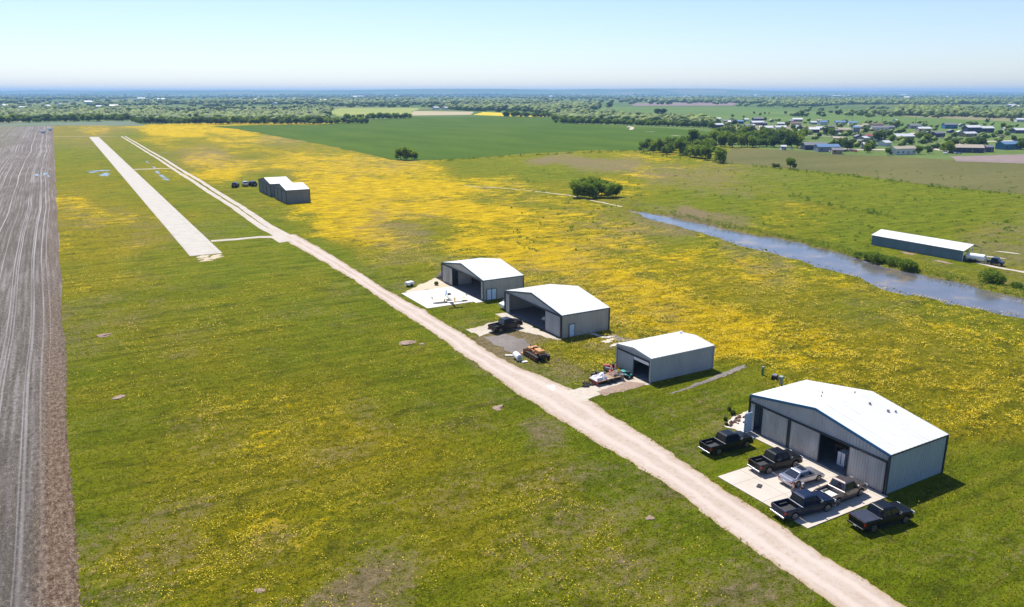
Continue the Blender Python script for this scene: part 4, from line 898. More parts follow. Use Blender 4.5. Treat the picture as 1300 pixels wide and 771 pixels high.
# ------------------------------------------------------------------ yard things
def dozer():
    x, y = G(682, 449, .7); t = thing('tracked_loader', 'rusty orange tracked loader with black tracks on the bare patch', 'bulldozer', (x, y, .0), R(-92))
    for s in (-1, 1):
        prof = [(-1.9, .35), (-1.6, .06), (1.6, .06), (1.9, .35), (1.75, .75), (1.2, .85), (-1.3, .85), (-1.8, .7)]
        tr = MB().prism(prof, *sorted((s*.75, s*1.2))).build('track', 'track', t, bevel=.05)
        q = MB()
        for k in range(5): q.tube([(-1.3+.65*k, s*1.2, .38), (-1.3+.65*k, s*1.24, .38)], .2, 8)
        q.build('road_wheels', 'rust', tr)
    MB().box(-1.9, 1.0, -.72, .72, .55, 1.05).build('chassis', 'rust', t, bevel=.05)
    MB().box(-.1, 1.5, -.5, .5, 1.05, 1.55).build('engine_cover', 'dozer', t, bevel=.08)
    MB().box(-1.7, -.9, -.8, .8, 1.05, 1.4).build('fuel_tank', 'dozer', t, bevel=.06)
    MB().box(-.75, -.35, -.3, .3, 1.05, 1.6).build('seat', 'plastic', t, bevel=.05)
    MB().box(-2.9, -1.9, -1.25, 1.25, .15, .25).build('bucket_floor', 'dozer', t)
    MB().add([(-2.9, -1.25, .15), (-2.9, 1.25, .15), (-2.2, 1.25, .2), (-2.2, -1.25, .2), (-2.1, -1.25, 1.0), (-2.1, 1.25, 1.0), (-1.95, -1.25, .2), (-1.95, 1.25, .2)], [(2, 3, 4, 5), (4, 5, 7, 6), (2, 3, 6, 7), (3, 4, 6), (2, 5, 7)]).build('bucket', 'dozer', t)
    for s in (-1, 1): MB().tube([(-2.0, s*.62, .6), (-.9, s*.62, 1.35), (.3, s*.62, 1.2)], .08, 6).build('lift_arm', 'dozer', t)
    MB().tube([(1.0, .2, 1.5), (1.0, .2, 2.1)], .05, 6).build('exhaust', 'steel', t)
    for s in (-1, 1): MB().tube([(-.9, s*.6, 1.0), (-.9, s*.6, 2.0)], .04, 5).build('roll_post', 'rust', t)
    MB().box(1.5, 1.9, -.6, .6, .5, 1.1).build('counterweight', 'plastic', t, bevel=.05)
dozer()
x, y = G(657, 453, .45); t = thing('storage_tank', 'white cylindrical tank with dark ends lying by the gravel patch', 'tank', (x, y, 0), R(-100))
MB().tube([(-.95, 0, .55), (-.85, 0, .55), (.85, 0, .55), (.95, 0, .55)], [.3, .48, .48, .3], 16).build('tank_shell', 'white_paint', t)
for q in (-.6, .6): MB().box(q-.08, q+.08, -.4, .4, 0, .25).build('cradle', 'grey_green', t)
MB().tube([(.95, 0, .55), (.99, 0, .55)], .3, 12).build('end_cap', 'grey_green', t)
for i, (px, py, w_, l_) in enumerate([(648, 452, 1.6, .5), (666, 460, .9, .6)]):
    x, y = G(px, py, 0); mb = MB(); mb.box(x-w_/2, x+w_/2, y-l_/2, y+l_/2, .02, .14, rot=.5*i-.6)
    tag(mb.build('concrete_slab', 'apron2'), ['pale flat slab lying left of the white tank', 'small pale slab lying in grass right of the white tank'][i], 'slab')
x, y = G(520, 361, .4); t = thing('utility_trailer', 'small white trailer standing in grass beside the sandy yard', 'trailer', (x, y, 0), R(20))
MB().box(-.9, .9, -.6, .6, .4, .95, taper=.9).build('box', 'white_paint', t, bevel=.06)
for s in (-1, 1):
    g = thing_part('wheel', t, (0, s*.65, .28)); MB().tube([(0, -.08, 0), (0, .08, 0)], .28, 14).build('tyre', 'rubber', g)
MB().tube([(.9, 0, .42), (1.6, 0, .35)], .04, 6).build('drawbar', 'steel', t)
# leaning sheet at the left of the rear hangar
x, y = 66.4, 144.0; t = thing('leaning_sheet', 'pale grey sheet leaning on the left side of the rear open hangar', 'metal sheet', (x, y, 0), 0)
MB().add([(-.9, 2.2, .02), (1.2, 2.2, .02), (1.2, .0, 1.7), (-.9, .0, 1.7), (-.9, 2.26, .02), (1.2, 2.26, .02), (1.2, .06, 1.7), (-.9, .06, 1.7)], [(0, 1, 2, 3), (4, 5, 6, 7), (0, 1, 5, 4), (2, 3, 7, 6), (0, 3, 7, 4), (1, 2, 6, 5)]).build('sheet', 'tarp', t)
# inside the hangars
t = thing('cabinet', 'white cabinet just inside the opening of the largest hangar', 'cabinet', (67.3, 46.8, .1))
MB().box(-.5, .5, -.45, .45, 0, 1.5).build('cabinet_body', 'white_paint', t, bevel=.03); MB().box(-.52, -.5, -.03, .03, .2, 1.4).build('door_seam', 'plastic', t)
t = thing('workbench', 'wooden workbench in the shade of the largest hangar', 'workbench', (69.5, 47.8, .1))
MB().box(-.5, .5, -1.6, 1.6, .8, .9).build('bench_top', 'wood', t)
for a in (-.4, .4):
    for b_ in (-1.4, 1.4): MB().box(a-.05, a+.05, b_-.05, b_+.05, 0, .8).build('leg', 'wood', t)
t = thing('tractor', 'dark red tractor parked inside the rear open hangar', 'tractor', (69.3, 128.6, .1), R(160))
MB().box(-.2, 1.6, -.4, .4, .7, 1.35).build('hood', 'red_paint', t, bevel=.06); MB().box(-1.2, -.2, -.5, .5, .6, 1.0).build('body', 'red_paint', t, bevel=.05)
MB().box(-.9, -.5, -.25, .25, 1.0, 1.5).build('seat', 'plastic', t)
for xx, r_ in ((-.8, .7), (1.2, .4)):
    for s in (-1, 1):
        g = thing_part('wheel', t, (xx, s*.75, r_)); MB().tube([(0, -.15, 0), (0, .15, 0)], r_, 18).build('tyre', 'rubber', g); MB().tube([(0, s*.15, 0), (0, s*.17, 0)], r_*.5, 12).build('rim', 'cream', g)
t = thing('partition', 'pale panel standing inside the rear open hangar', 'panel', (68.5, 138.3, .1)); MB().box(-1.5, 1.5, -.05, .05, 0, 3.0).build('panel', 'door_metal', t)
# scrap trailer by workshop
x, y = G(770, 479, .6); t = thing('flatbed_trailer', 'loaded flatbed trailer under a pale tarp beside the workshop', 'trailer', (x, y, 0), R(3))
MB().box(-2.3, 2.3, -.95, .95, .55, .68).build('deck', 'wood', t)
for xx in (-.4, .5):
    for s in (-1, 1):
        g = thing_part('wheel', t, (xx, s*1.02, .35)); MB().tube([(0, -.1, 0), (0, .1, 0)], .35, 14).build('tyre', 'rubber', g)
MB().tube([(2.3, 0, .55), (3.3, 0, .45)], .05, 6).build('drawbar', 'steel', t)
MB().box(-2.3, -2.2, -.95, .95, .2, .55).build('ramp', 'red_paint', t)
for i in range(4): MB().box(-2.3+1.5*i, -2.24+1.5*i, -1., -.95, .55, 1.1).build('stake', 'rust', t)
def drape(name, label, x, y, w, l, h, m, seed, z0=.69, rz=0, cat='tarp'):
    n = 12; r = np.random.default_rng(seed); V = []; 
    for i in range(n):
        for j in range(n):
            u, v = i/(n-1)*2-1, j/(n-1)*2-1
            e = (1-abs(u)**4)*(1-abs(v)**4)
            V.append((u*w/2, v*l/2, z0+h*e*(.6+.4*math.sin(3.1*u+seed)*math.cos(2.3*v+seed))+.06*r.normal()*e))
    Fq = [(i*n+j, (i+1)*n+j, (i+1)*n+j+1, i*n+j+1) for i in range(n-1) for j in range(n-1)]
    mb = MB(); mb.add(V, Fq); o = mb.build(name, m, fix=False); o.location = (x, y, 0); o.rotation_euler = (0, 0, rz)
    return tag(o, label, cat)
drape('tarp', 'crumpled pale tarp over the left end of the flatbed trailer load', x-1.25, y, 2.1, 1.7, .75, 'tarp', 3)
drape('tarp', 'dull pink tarp heaped on the right end of the flatbed trailer', x+1.4, y+.1, 1.5, 1.5, .65, 'mound', 9)
rr = random.Random(5)
t = thing('scrap_heap', 'jumble of steel scrap and boards piled on the trailer and ground behind it', 'scrap', (x+.3, y+1.1, 0))
for k in range(16):
    a = rr.uniform(0, 3.1); l = rr.uniform(.4, 1.3); cx_, cyy = rr.uniform(-1.6, 2.2), rr.uniform(-.1, .9); z = rr.uniform(.1, .9)
    MB().box(cx_-l/2, cx_+l/2, cyy-.15, cyy+.15, z, z+rr.uniform(.05, .4), rot=a).build('scrap_piece', rr.choice(['steel', 'rust', 'white_paint', 'plastic', 'wood', 'red_paint']), t)
for k, (dx, dy) in enumerate(((2.2, .5), (1.9, -.2))):
    mb = MB(); mb.tube([(0, 0, 0), (0, 0, .88)], .29, 14); mb.tube([(0, 0, .3), (0, 0, .34)], .31, 14); mb.tube([(0, 0, .6), (0, 0, .64)], .31, 14); o = mb.build('steel_drum', ['plastic', 'steel'][k])
    o.location = (x+dx+.2, y+dy-.5, 0); tag(o, ['dark steel drum beside the right end of the trailer', 'grey steel drum against the right end of the trailer'][k], 'drum')
def mini_machine(name, label, px, py, rz, m, cat):
    x, y = G(px, py, .5); t = thing(name, label, cat, (x, y, 0), rz)
    MB().box(.1, 1.0, -.3, .3, .45, .85).build('hood', m, t, bevel=.06); MB().box(-.8, .1, -.42, .42, .4, .6).build('deck', m, t, bevel=.05)
    MB().box(-.55, -.2, -.22, .22, .6, 1.0).build('seat', 'plastic', t, bevel=.05); MB().tube([(.1, 0, .8), (-.05, 0, 1.05)], .03, 5).build('steering_column', 'steel', t)
    for xx, r_ in ((-.6, .32), (.75, .22)):
        for s in (-1, 1):
            g = thing_part('wheel', t, (xx, s*.46, r_)); MB().tube([(0, -.09, 0), (0, .09, 0)], r_, 14).build('tyre', 'rubber', g)
    return t
mini_machine('garden_tractor', 'teal green garden tractor against the workshop front wall', 795, 475, R(95), 'teal', 'tractor')
mini_machine('garden_tractor', 'rusty red garden tractor behind the loaded trailer', 775, 466, R(150), 'red_paint', 'tractor')
for k in range(6):
    x, y = G(742+3.2*(k % 4), 486+2.2*(k//2), .1)
    ring = [[(.27+q*math.cos(a), 0, q*math.sin(a)) for a in (0, 1.57, 3.14, 4.71)] for q in (.1,)]
    V = []; Fq = []; n = 16
    for i in range(n):
        a = 2*math.pi*i/n
        for j in range(6):
            b_ = 2*math.pi*j/6; rr_ = .27+.1*math.cos(b_); V.append((rr_*math.cos(a), rr_*math.sin(a), .11+.1*math.sin(b_)))
    for i in range(n):
        for j in range(6): Fq.append((i*6+j, ((i+1) % n)*6+j, ((i+1) % n)*6+(j+1) % 6, i*6+(j+1) % 6))
    o = MB().add(V, Fq).build('old_tyre', 'rubber'); o.location = (x, y, .0); tag(o, 'old black tyre lying on the pale drive by the trailer', 'tyre', 'old tyres on the workshop drive')
# rock garden
for k in range(24):
    q_ = rr.random(); x, y = G(923+30*q_, 539-12*q_+rr.uniform(-4, 9)*(.4+.6*q_)); s = rr.uniform(.12, .34)
    o = MB().blob((0, 0, s*.35), s, (1.2, .9, .7), 1, .3, k).build('rock', 'rock'); o.location = (x, y, .05); tag(o, 'brown rock on the pale stone bed left of the largest hangar', 'rock', 'rocks in the stone bed')
def shrub_mesh(R0, H0, n, leaf, seed, z0=0.):
    r = np.random.default_rng(seed); p = r.normal(size=(n, 3)); p /= np.linalg.norm(p, axis=1)[:, None]; p *= (r.random((n, 1))**.35)
    C = p*np.array([R0, R0, H0/2])+np.array([0, 0, H0/2+z0])
    return leaf_quads(C, leaf, r)
def leaf_quads(C, leaf, r, up=.5):
    n = len(C); a = r.normal(size=(n, 3)); a /= np.linalg.norm(a, axis=1)[:, None]; b = np.cross(a, r.normal(size=(n, 3))); b /= np.linalg.norm(b, axis=1)[:, None]
    s = leaf*(.6+.8*r.random((n, 1)))
    V = np.stack([C-a*s-b*s*.6, C+a*s-b*s*.5, C+a*s*.8+b*s*.7, C-a*s*.7+b*s*.6], 1).reshape(-1, 3)
    return V, np.arange(n*4).reshape(-1, 4)
for k, (px, py, s) in enumerate([(926, 519.5, .24), (930.5, 525, .32), (921, 532, .22), (554, 361, .45), (922.5, 538.5, .2)]):
    x, y = G(px, py, .2); V, Fq = shrub_mesh(s, s*1.8, 260, .08, 80+k); o = obj('bush', np_mesh('bush', V, Fq), 'leaf_dark'); o.location = (x, y, 0)
    tag(o, ['smaller dark bush in grass behind the stone bed', 'round green bush in grass behind the stone bed', 'dark bush at the left tip of the stone bed', 'dark green bush on the sandy yard above the white apron', 'dark bush low on the left tip of the stone bed near the black pickup'][k], 'bush')
# utility pedestals
def pedestal(name, label, x, y, m, h, w, capm, cat='utility box', rnd=False):
    t = thing(name, label, cat, (x, y, 0), .3)
    if rnd: MB().tube([(0, 0, 0), (0, 0, h)], w, 12).build('post', m, t)
    else: MB().box(-w, w, -w, w, 0, h).build('post', m, t, bevel=.02)
    MB().box(-w*1.6, w*1.6, -w*1.3, w*1.3, h, h+.28, taper=.8).build('cap', capm, t, bevel=.03)
pedestal('utility_pedestal', 'slim green utility pedestal with pale cap in grass behind the largest hangar', 80.8, 70.3, 'green_box', .95, .13, 'grey_green')
pedestal('utility_pedestal', 'stout grey-green pedestal close behind the largest hangar roof corner', 79.9, 66.3, 'grey_green', 1.0, .24, 'grey_green', rnd=True)
t = thing('ground_transformer', 'black box lying in the grass between two utility pedestals', 'utility box', (81.0, 68.3, 0), .5)
MB().box(-.55, .55, -.4, .4, 0, .6, taper=.9).build('case', 'plastic', t, bevel=.04); MB().box(-.4, .4, -.3, .3, .6, .66).build('lid', 'steel', t)
# tank trailer at the long shed
t = thing('tank_trailer', 'white tank trailer parked at the open end of the long shed', 'trailer', (180.6, 98.3, 0), R(-80))
MB().tube([(-2.1, 0, 1.25), (-1.9, 0, 1.25), (1.9, 0, 1.25), (2.1, 0, 1.25)], [.5, .8, .8, .5], 16).build('tank_shell', 'white_paint', t)
MB().box(-2.2, 3.4, -.4, .4, .35, .5).build('frame', 'steel', t)
for xx in (-.9, .1):
    for s in (-1, 1):
        g = thing_part('wheel', t, (xx, s*.75, .4)); MB().tube([(0, -.12, 0), (0, .12, 0)], .4, 14).build('tyre', 'rubber', g)
t = thing('parked_truck', 'small blue-grey truck cab in front of the white tank trailer', 'truck', (181.4, 94.2, 0), R(-80))
MB().prism([(-1.6, .4), (1.6, .4), (1.7, .9), (.8, 1.1), (.4, 1.75), (-.7, 1.75), (-.8, 1.1), (-1.6, 1.05)], -.85, .85).build('body', 'p_navy', t, bevel=.06)
glassq(t, 'windshield', [(.78, -.7, 1.15), (.78, .7, 1.15), (.45, .66, 1.68), (.45, -.66, 1.68)], .02)
for xx in (-1.0, 1.05):
    for s in (-1, 1): wheel(t, xx, s*.75, .38, .22)
# drain object on the apron
o = MB().box(-.35, .35, -.22, .22, 0, .07).build('floor_mat', 'plastic'); o.location = (*G(964, 617.5, .09), .1); o.rotation_euler = (0, 0, .5); tag(o, 'small dark mat lying on the concrete apron', 'mat')

# ------------------------------------------------------------------ people
def person(label, x, y, rz, shirt, trousers, hat, lean=0.):
    t = thing('person', label, 'person', (x, y, .09), rz)
    J = [(0, 0, .98, .14), (0, 0, 1.15, .135), (.02, 0, 1.38, .15), (.03, 0, 1.5, .07), (.04, 0, 1.6, .085), (.05, 0, 1.72, .095),
         (0, .10, .9, .10), (.03, .11, .5, .07), (0, .12, .09, .05), (.14, .12, .04, .045),
         (0, -.10, .9, .10), (-.05, -.11, .5, .07), (-.1, -.12, .09, .05), (.04, -.12, .04, .045),
         (.02, .19, 1.42, .065), (.05, .24, 1.16, .048), (.2, .2, .98, .035), (.27, .17, .96, .03),
         (.02, -.19, 1.42, .065), (.02, -.25, 1.15, .048), (.12, -.24, .93, .035), (.17, -.23, .88, .03)]
    E_ = [(0, 1), (1, 2), (2, 3), (3, 4), (4, 5), (0, 6), (6, 7), (7, 8), (8, 9), (0, 10), (10, 11), (11, 12), (12, 13), (2, 14), (14, 15), (15, 16), (16, 17), (2, 18), (18, 19), (19, 20), (20, 21)]
    def skin(name, idx, m, k=1., parent=None, sub=1):
        mp = {j: i for i, j in enumerate(idx)}
        me = bpy.data.meshes.new(name); me.from_pydata([J[j][:3] for j in idx], [(mp[a], mp[b]) for a, b in E_ if a in mp and b in mp], [])
        o = obj(name, me, m, parent or t); o.modifiers.new('k', 'SKIN'); me.skin_vertices.new() if not me.skin_vertices else None
        for i, j in enumerate(idx): r = J[j][3]*k; me.skin_vertices[0].data[i].radius = (r, r)
        me.skin_vertices[0].data[0].use_root = True
        s = o.modifiers.new('s', 'SUBSURF'); s.levels = sub; s.render_levels = sub; return o
    b = skin('body', list(range(22)), 'skin')
    skin('shirt', [0, 1, 2, 14, 15, 18, 19], shirt, 1.13)
    skin('trousers', [0, 6, 7, 8, 10, 11, 12], trousers, 1.16)
    for s in (-1, 1): MB().box(.0, .28, s*.12-.05, s*.12+.05, 0, .1).build('shoe', 'rubber', t, bevel=.02) if s > 0 else MB().box(-.1, .18, -.17, -.07, 0, .1).build('shoe', 'rubber', t, bevel=.02)
    MB().blob((.04, 0, 1.76), .115, (1.05, .95, .75), 2, 0).build('cap' if hat == 'cap' else 'hair', hat, t, smooth=True)
    if hat == 'cap': MB().box(.1, .24, -.07, .07, 1.74, 1.76).build('cap_peak', hat, t)
    n = MB(); n.blob((.145, 0, 1.66), .02, (1, 1, 1.3), 1, 0)
    for s in (-1, 1): n.blob((.04, s*.1, 1.66), .022, (.8, .6, 1.3), 1, 0)
    n.build('nose_and_ears', 'skin', t)
    e = MB()
    for s in (-1, 1): e.blob((.135, s*.035, 1.69), .012, (1, 1, 1), 1, 0)
    e.build('eyes', 'rubber', t)
    # hands: palm, four fingers, thumb
    for j, s in ((17, 1), (21, -1)):
        x_, y_, z_, _ = J[j]; h = MB(); h.blob((x_+.02, y_, z_-.02), .035, (1.2, .6, 1.1), 1, 0)
        for k in range(4): h.tube([(x_+.03+.008*k, y_-.024+.016*k, z_-.03), (x_+.07, y_-.026+.017*k, z_-.06), (x_+.06, y_-.026+.017*k, z_-.09-.005*(k in (1, 2)))], [.009, .008, .006], 5)
        h.tube([(x_+.01, y_-s*.03, z_-.0), (x_+.05, y_-s*.055, z_-.02), (x_+.075, y_-s*.05, z_-.04)], [.011, .01, .007], 5)
        h.build('hand', 'skin', t)
    return t
person('person in black wearing a pale cap, standing beside the navy pickup', 57.55, 43.95, R(170), 'cloth_black', 'cloth_black', 'cap')
person('person in grey shirt and dark trousers standing behind the silver car', 56.85, 44.5, R(-20), 'cloth_grey', 'denim', 'hair')

# ------------------------------------------------------------------ trees
def crown(seed, n, leaf, lobes=7, R0=1., flat=.8):
    r = np.random.default_rng(seed); cs = []; per = n//lobes
    for k in range(lobes):
        a = 2*math.pi*k/lobes+r.uniform(-.4, .4); q = r.uniform(.25, .62) if k else 0; zc = r.uniform(-.75, .45)
        c = np.array([q*math.cos(a), q*math.sin(a), zc*flat]); rad = r.uniform(.36, .56)
        p = r.normal(size=(per, 3)); p /= np.linalg.norm(p, axis=1)[:, None]; p *= rad*(.55+.5*r.random((per, 1)))
        p[:, 2] *= .8; cs.append(c+p)
    C = np.concatenate(cs)*R0; return leaf_quads(C, leaf, r)
def tree_proto(seed, n, leaf, h, rad, m, trunk_r=.2, lobes=7):
    V, Fq = crown(seed, n, leaf/rad, lobes); z0_, z1_ = V[:, 2].min(), V[:, 2].max(); V = V*np.array([rad, rad, 1]); V[:, 2] = h*.06+(V[:, 2]-z0_)/(z1_-z0_)*h*.94
    me = np_mesh('crown', V, Fq); me.materials.append(M[m])
    rr = random.Random(seed); mb = MB(); zt = h*.45
    mb.tube([(0, 0, -.1), (.05*h*rr.uniform(-.3, .3), 0, zt*.5), (0, .02*h, zt), (0, 0, h*.7)], [trunk_r, trunk_r*.8, trunk_r*.6, trunk_r*.25], 6)
    for k in range(4):
        a = k*1.57+rr.random(); mb.tube([(0, 0, zt*.7), (rad*.3*math.cos(a), rad*.3*math.sin(a), zt*1.2), (rad*.6*math.cos(a), rad*.6*math.sin(a), h*.7)], [trunk_r*.5, trunk_r*.3, trunk_r*.12], 5)
    tm = mb.mesh('trunk'); tm.materials.append(M['bark'])
    return me, tm
near_p = [tree_proto(100+i, 3600, .19, 6.6, 3.3, ['leaf', 'leaf_light', 'leaf'][i % 3], .2, 11) for i in range(4)]
mid_p = [tree_proto(200+i, 1300, .40, 8.5, 4.6, ['leaf', 'leaf_light', 'leaf_light', 'leaf_dark', 'leaf'][i % 5], .3, 10) for i in range(6)]
far_p = [tree_proto(300+i, 600, .85, 10.5, 6.4, ['leaf', 'leaf_light', 'leaf_dark', 'leaf', 'leaf_light'][i % 5], .4, 9) for i in range(6)]
def tree(proto, x, y, s, label, group, sz=1., name='tree', cat='tree'):
    t = thing(name, label, cat, (x, y, 0), random.uniform(0, 6.28), group); t.scale = (s, s, s*sz)
    obj('crown', proto[0], None, t); obj('trunk', proto[1], None, t); return t
rt = random.Random(21)
for px, py, s in [(733, 251, 1.1), (741, 247, 1.05), (748, 252, 1.0), (757, 250, 1.05), (764, 247.5, .95), (772, 251, .95), (782, 250, .8), (753, 243, 1.), (736, 245.5, .85)]:
    x, y = G(px, py); tree(near_p[rt.randrange(4)], x, y, s*1.0, 'dense green tree in the rounded grove at the head of the creek', 'trees in the creek-head grove', .95)
for i, (px, py, s) in enumerate([(509, 203, .85), (516, 203.5, .95), (526, 203, .65)]):
    x, y = G(px, py); tree(mid_p[i], x, y, s, ['left tree of the small clump on the edge of the dark crop field', 'middle and tallest tree of the small clump at the crop field edge', 'low right tree of the small clump at the crop field edge'][i], 'clump at the crop field edge')
for px, py, s in [(817, 192, .8), (824, 191, .85), (829, 193.5, .75), (838, 194, .9), (846, 196, .85), (852, 194, 1.), (857, 191, .9), (863, 197, 1.), (870, 196, .85), (876, 199, .8), (882, 200, .95), (890, 201, 1.05), (886, 196, .9), (895, 203, .9), (879, 184, 1.15), (893, 187, .95), (897, 190, .8), (868, 188, .8), (848, 187, .7), (840, 188, .6), (900, 196, .9)]:
    x, y = G(px, py); tree(mid_p[rt.randrange(6)], x, y, s*1.12, 'bushy green tree in the row along the pasture behind the creek', 'trees in the pasture row', rt.uniform(.9, 1.15))
x, y = G(914, 207); tree(mid_p[1], x, y, 1.05, 'broad rounded tree standing at the right end of the pasture row', 'trees in the pasture row')
x, y = G(1003, 214.5); tree(mid_p[0], x, y, .7, 'small round tree alone in the brown pasture', None)
x, y = G(985, 213.5); tree(mid_p[3], x, y, .5, 'low dark bush left of the lone tree in the brown pasture', None, .6, 'bush', 'bush')
for k in range(52):
    row = k % 4; u = (k//4)/12.
    px = 903+u*108+rt.uniform(-3, 3)+row*2; py = 187-row*3.6+rt.uniform(-.7, .7)
    x, y = G(px, py); tree(mid_p[rt.randrange(6)], x, y, rt.uniform(.8, 1.1)*(1+.06*row), 'tree in the thick grove between the brown pasture and the village', 'trees in the village-side grove', rt.uniform(.85, 1.2))
# belts: front rows as trees, depth behind as woods
rowpts = [(0, 157.2), (60, 156.2), (120, 155.2), (165, 154.6), (180, 158.6), (250, 159), (330, 158.6), (400, 158.8), (462, 158.2)]
def along(pts, px): return float(np.interp(px, [p[0] for p in pts], [p[1] for p in pts]))
k = 0
for px in np.arange(-6, 466, 5.6):
    for rj in range(1):
        q = px+rt.uniform(-2, 2); py = along(rowpts, q)-.6-rt.random()*1.2
        x, y = G(q, py); tree(far_p[rt.randrange(6)], x, y, rt.uniform(.6, 1.0), 'tree in the long dark row closing off the ploughed and flowering fields', 'trees in the far field row', rt.uniform(.8, 1.2))
for px in np.arange(440, 524, 5):
    q = px+rt.uniform(-1.5, 1.5); x, y = G(q, 152.3-(px-440)/84*2+rt.uniform(-.3, .3)); tree(far_p[rt.randrange(6)], x, y, rt.uniform(.6, .95), 'tree in the thin row between the pale field and the dark crop field', 'trees in the thin hedge row')
row2 = [(600, 148.5), (700, 150), (706, 157), (740, 158.3), (800, 160), (850, 161.5), (906, 163.5)]
for px in np.arange(640, 908, 5.2):
    for rj in range(1):
        q = px+rt.uniform(-2, 2); x, y = G(q, along(row2, q)-.6-rj*2.2); tree(far_p[rt.randrange(6)], x, y, rt.uniform(.5, .78)*(1.25 if px < 700 else 1), 'tree in the bright green belt behind the dark crop field', 'trees in the belt behind the crop field', rt.uniform(.9, 1.2))
for i, (px, py) in enumerate([(834, 146), (842, 146), (774, 137.5)]):
    x, y = G(px, py); tree(far_p[2], x, y, 1.1 if i < 2 else 1.5, ['left dark tree of the pair alone in the pale green field', 'right dark tree of the pair alone in the pale green field', 'single dark tree far out beyond the green belt'][i], None)

# distant woods (stuff): thousands of crowns, one mesh per wood
def woods(name, label, pts, seed, size, tmpl=2):
    r = np.random.default_rng(seed); T = []
    for k in range(5):
        mb = MB(); 
        mb.blob((0, 0, .45), .55, (1, 1, .85), 1, .3, seed+k); mb.blob((.35, .2, .4), .4, (1, 1, .9), 1, .3, seed+k+9); mb.blob((-.3, -.25, .38), .38, (1, 1, .9), 1, .3, seed+k+19)
        T.append((np.array(mb.v), np.array(mb.f)))
    Vs = []; Fs = []; off = 0
    for i, (x, y) in enumerate(pts):
        V, Fq = T[i % 5]; s = size*r.uniform(.6, 1.25); a = r.uniform(0, 6.28); c, s_ = math.cos(a), math.sin(a)
        v = V*s*np.array([1, 1, r.uniform(.8, 1.15)]); v = np.stack([v[:, 0]*c-v[:, 1]*s_, v[:, 0]*s_+v[:, 1]*c, v[:, 2]], 1)+np.array([x, y, 0])
        Vs.append(v); Fs.append(Fq+off); off += len(V)
    me = np_mesh(name, np.concatenate(Vs), np.concatenate(Fs)); o = obj(name, me, 'far_leaf'); return tag(o, label, 'woods', kind='stuff')
def scatter(poly_px, n, seed, dens=None):
    r = np.random.default_rng(seed); P_ = np.array(poly_px); out = []
    x0_, x1_ = P_[:, 0].min(), P_[:, 0].max(); y0_, y1_ = P_[:, 1].min(), P_[:, 1].max()
    while len(out) < n:
        px, py = r.uniform(x0_, x1_, 2000), r.uniform(y0_, y1_, 2000); ok = in_poly(px, py, poly_px)
        for a, b in zip(px[ok], py[ok]):
            x, y = G(a, b)
            if dens and r.random() > dens(x, y, a, b): continue
            out.append((x, y))
            if len(out) >= n: break
    return out
clump = lambda sc, th, sd: (lambda x, y, a, b: 1. if float(vnoise(np.array([x/sc]), np.array([y/sc]), sd)[0]) > th else .06)
woods('woods', 'dense wood behind the row of trees at the far end of the ploughed field', scatter([(-40, 154), (165, 152), (185, 156), (330, 156), (420, 155), (400, 148), (300, 147), (200, 147), (100, 146), (-40, 147)], 1700, 1), 31, 10)
woods('woods', 'scattered wood beyond the far field row on the left', scatter([(-60, 146), (200, 146), (420, 147), (420, 137), (200, 133), (-60, 133)], 1500, 2, clump(160, .60, 1)), 32, 10)
woods('woods', 'wooded belt behind the dark crop field in the centre', scatter([(420, 136.8), (540, 136.5), (600, 141.5), (700, 145), (760, 139), (760, 130), (420, 130)], 2200, 3, clump(200, .5, 2)), 33, 12)
woods('woods', 'trees filling the wood behind the bright green belt', scatter([(700, 148), (716, 156), (800, 158), (905, 161), (905, 156), (800, 150), (740, 144), (700, 145)], 800, 4), 34, 10)
woods('woods', 'wooded band across the right beyond the green field', scatter([(1140, 138.5), (1230, 141), (1215, 147), (1135, 147)], 500, 5), 35, 11)
woods('woods', 'dark wooded band above the mauve field', scatter([(790, 129.5), (930, 129), (935, 136), (1010, 137), (1080, 133), (1400, 134), (1400, 126), (790, 125.5)], 2600, 6, clump(330, .55, 3)), 36, 11)
woods('woods', 'sparse scrub and hedges on the green plain at the right', scatter([(1000, 138), (1400, 134), (1400, 152), (1000, 148)], 520, 7, clump(130, .66, 4)), 37, 9)
woods('woods', 'far wooded plain below the skyline', scatter([(-80, 133), (1400, 133), (1400, 121), (-80, 121)], 6000, 8, clump(600, .57, 5)), 38, 14)
woods('woods', 'hazy wooded land at the foot of the hills', scatter([(-80, 121.8), (1400, 121.8), (1400, 118.9), (-80, 118.9)], 3000, 9, clump(1800, .55, 6)), 39, 24)
woods('village_scrub', 'garden bushes and small trees scattered among the village houses', scatter([(905, 152), (1300, 158), (1300, 182), (1200, 190), (1060, 190), (1020, 172), (905, 166)], 130, 19), 51, 4.6)
# hills on the skyline
def hills(name, dist, prof, seed, depth=2500):
    V = []; Fq = []; n = 160; rows = 5
    for i in range(n):
        px = -150+1600*i/(n-1); u = px-650; az = math.atan2(u, F_*cp+0)
        h = np.interp(px, [p[0] for p in prof], [p[1] for p in prof])*(.85+.3*float(vnoise(np.array([i/6.]), np.array([seed+.3]), seed)[0]))
        for j in range(rows):
            t = j/(rows-1); d = dist+depth*(t-.5)*1.6; hh = h*math.sin(math.pi*t)
            r = d*math.sin(az); f = d*math.cos(az); V.append((r*cy+f*sy, -r*sy+f*cy, hh-1))
    for i in range(n-1):
        for j in range(rows-1): Fq.append((i*rows+j, (i+1)*rows+j, (i+1)*rows+j+1, i*rows+j+1))
    o = struct(name, MB().add(V, Fq), 'base')
    for p in o.data.polygons: p.use_smooth = True
hills('hills', 13500, [(-150, 15), (100, 25), (250, 60), (420, 75), (560, 88), (760, 88), (860, 92), (930, 88), (980, 45), (1100, 22), (1450, 20)], 1)
hills('hills', 17500, [(-150, 60), (300, 80), (700, 90), (900, 80), (1300, 50), (1450, 50)], 2)

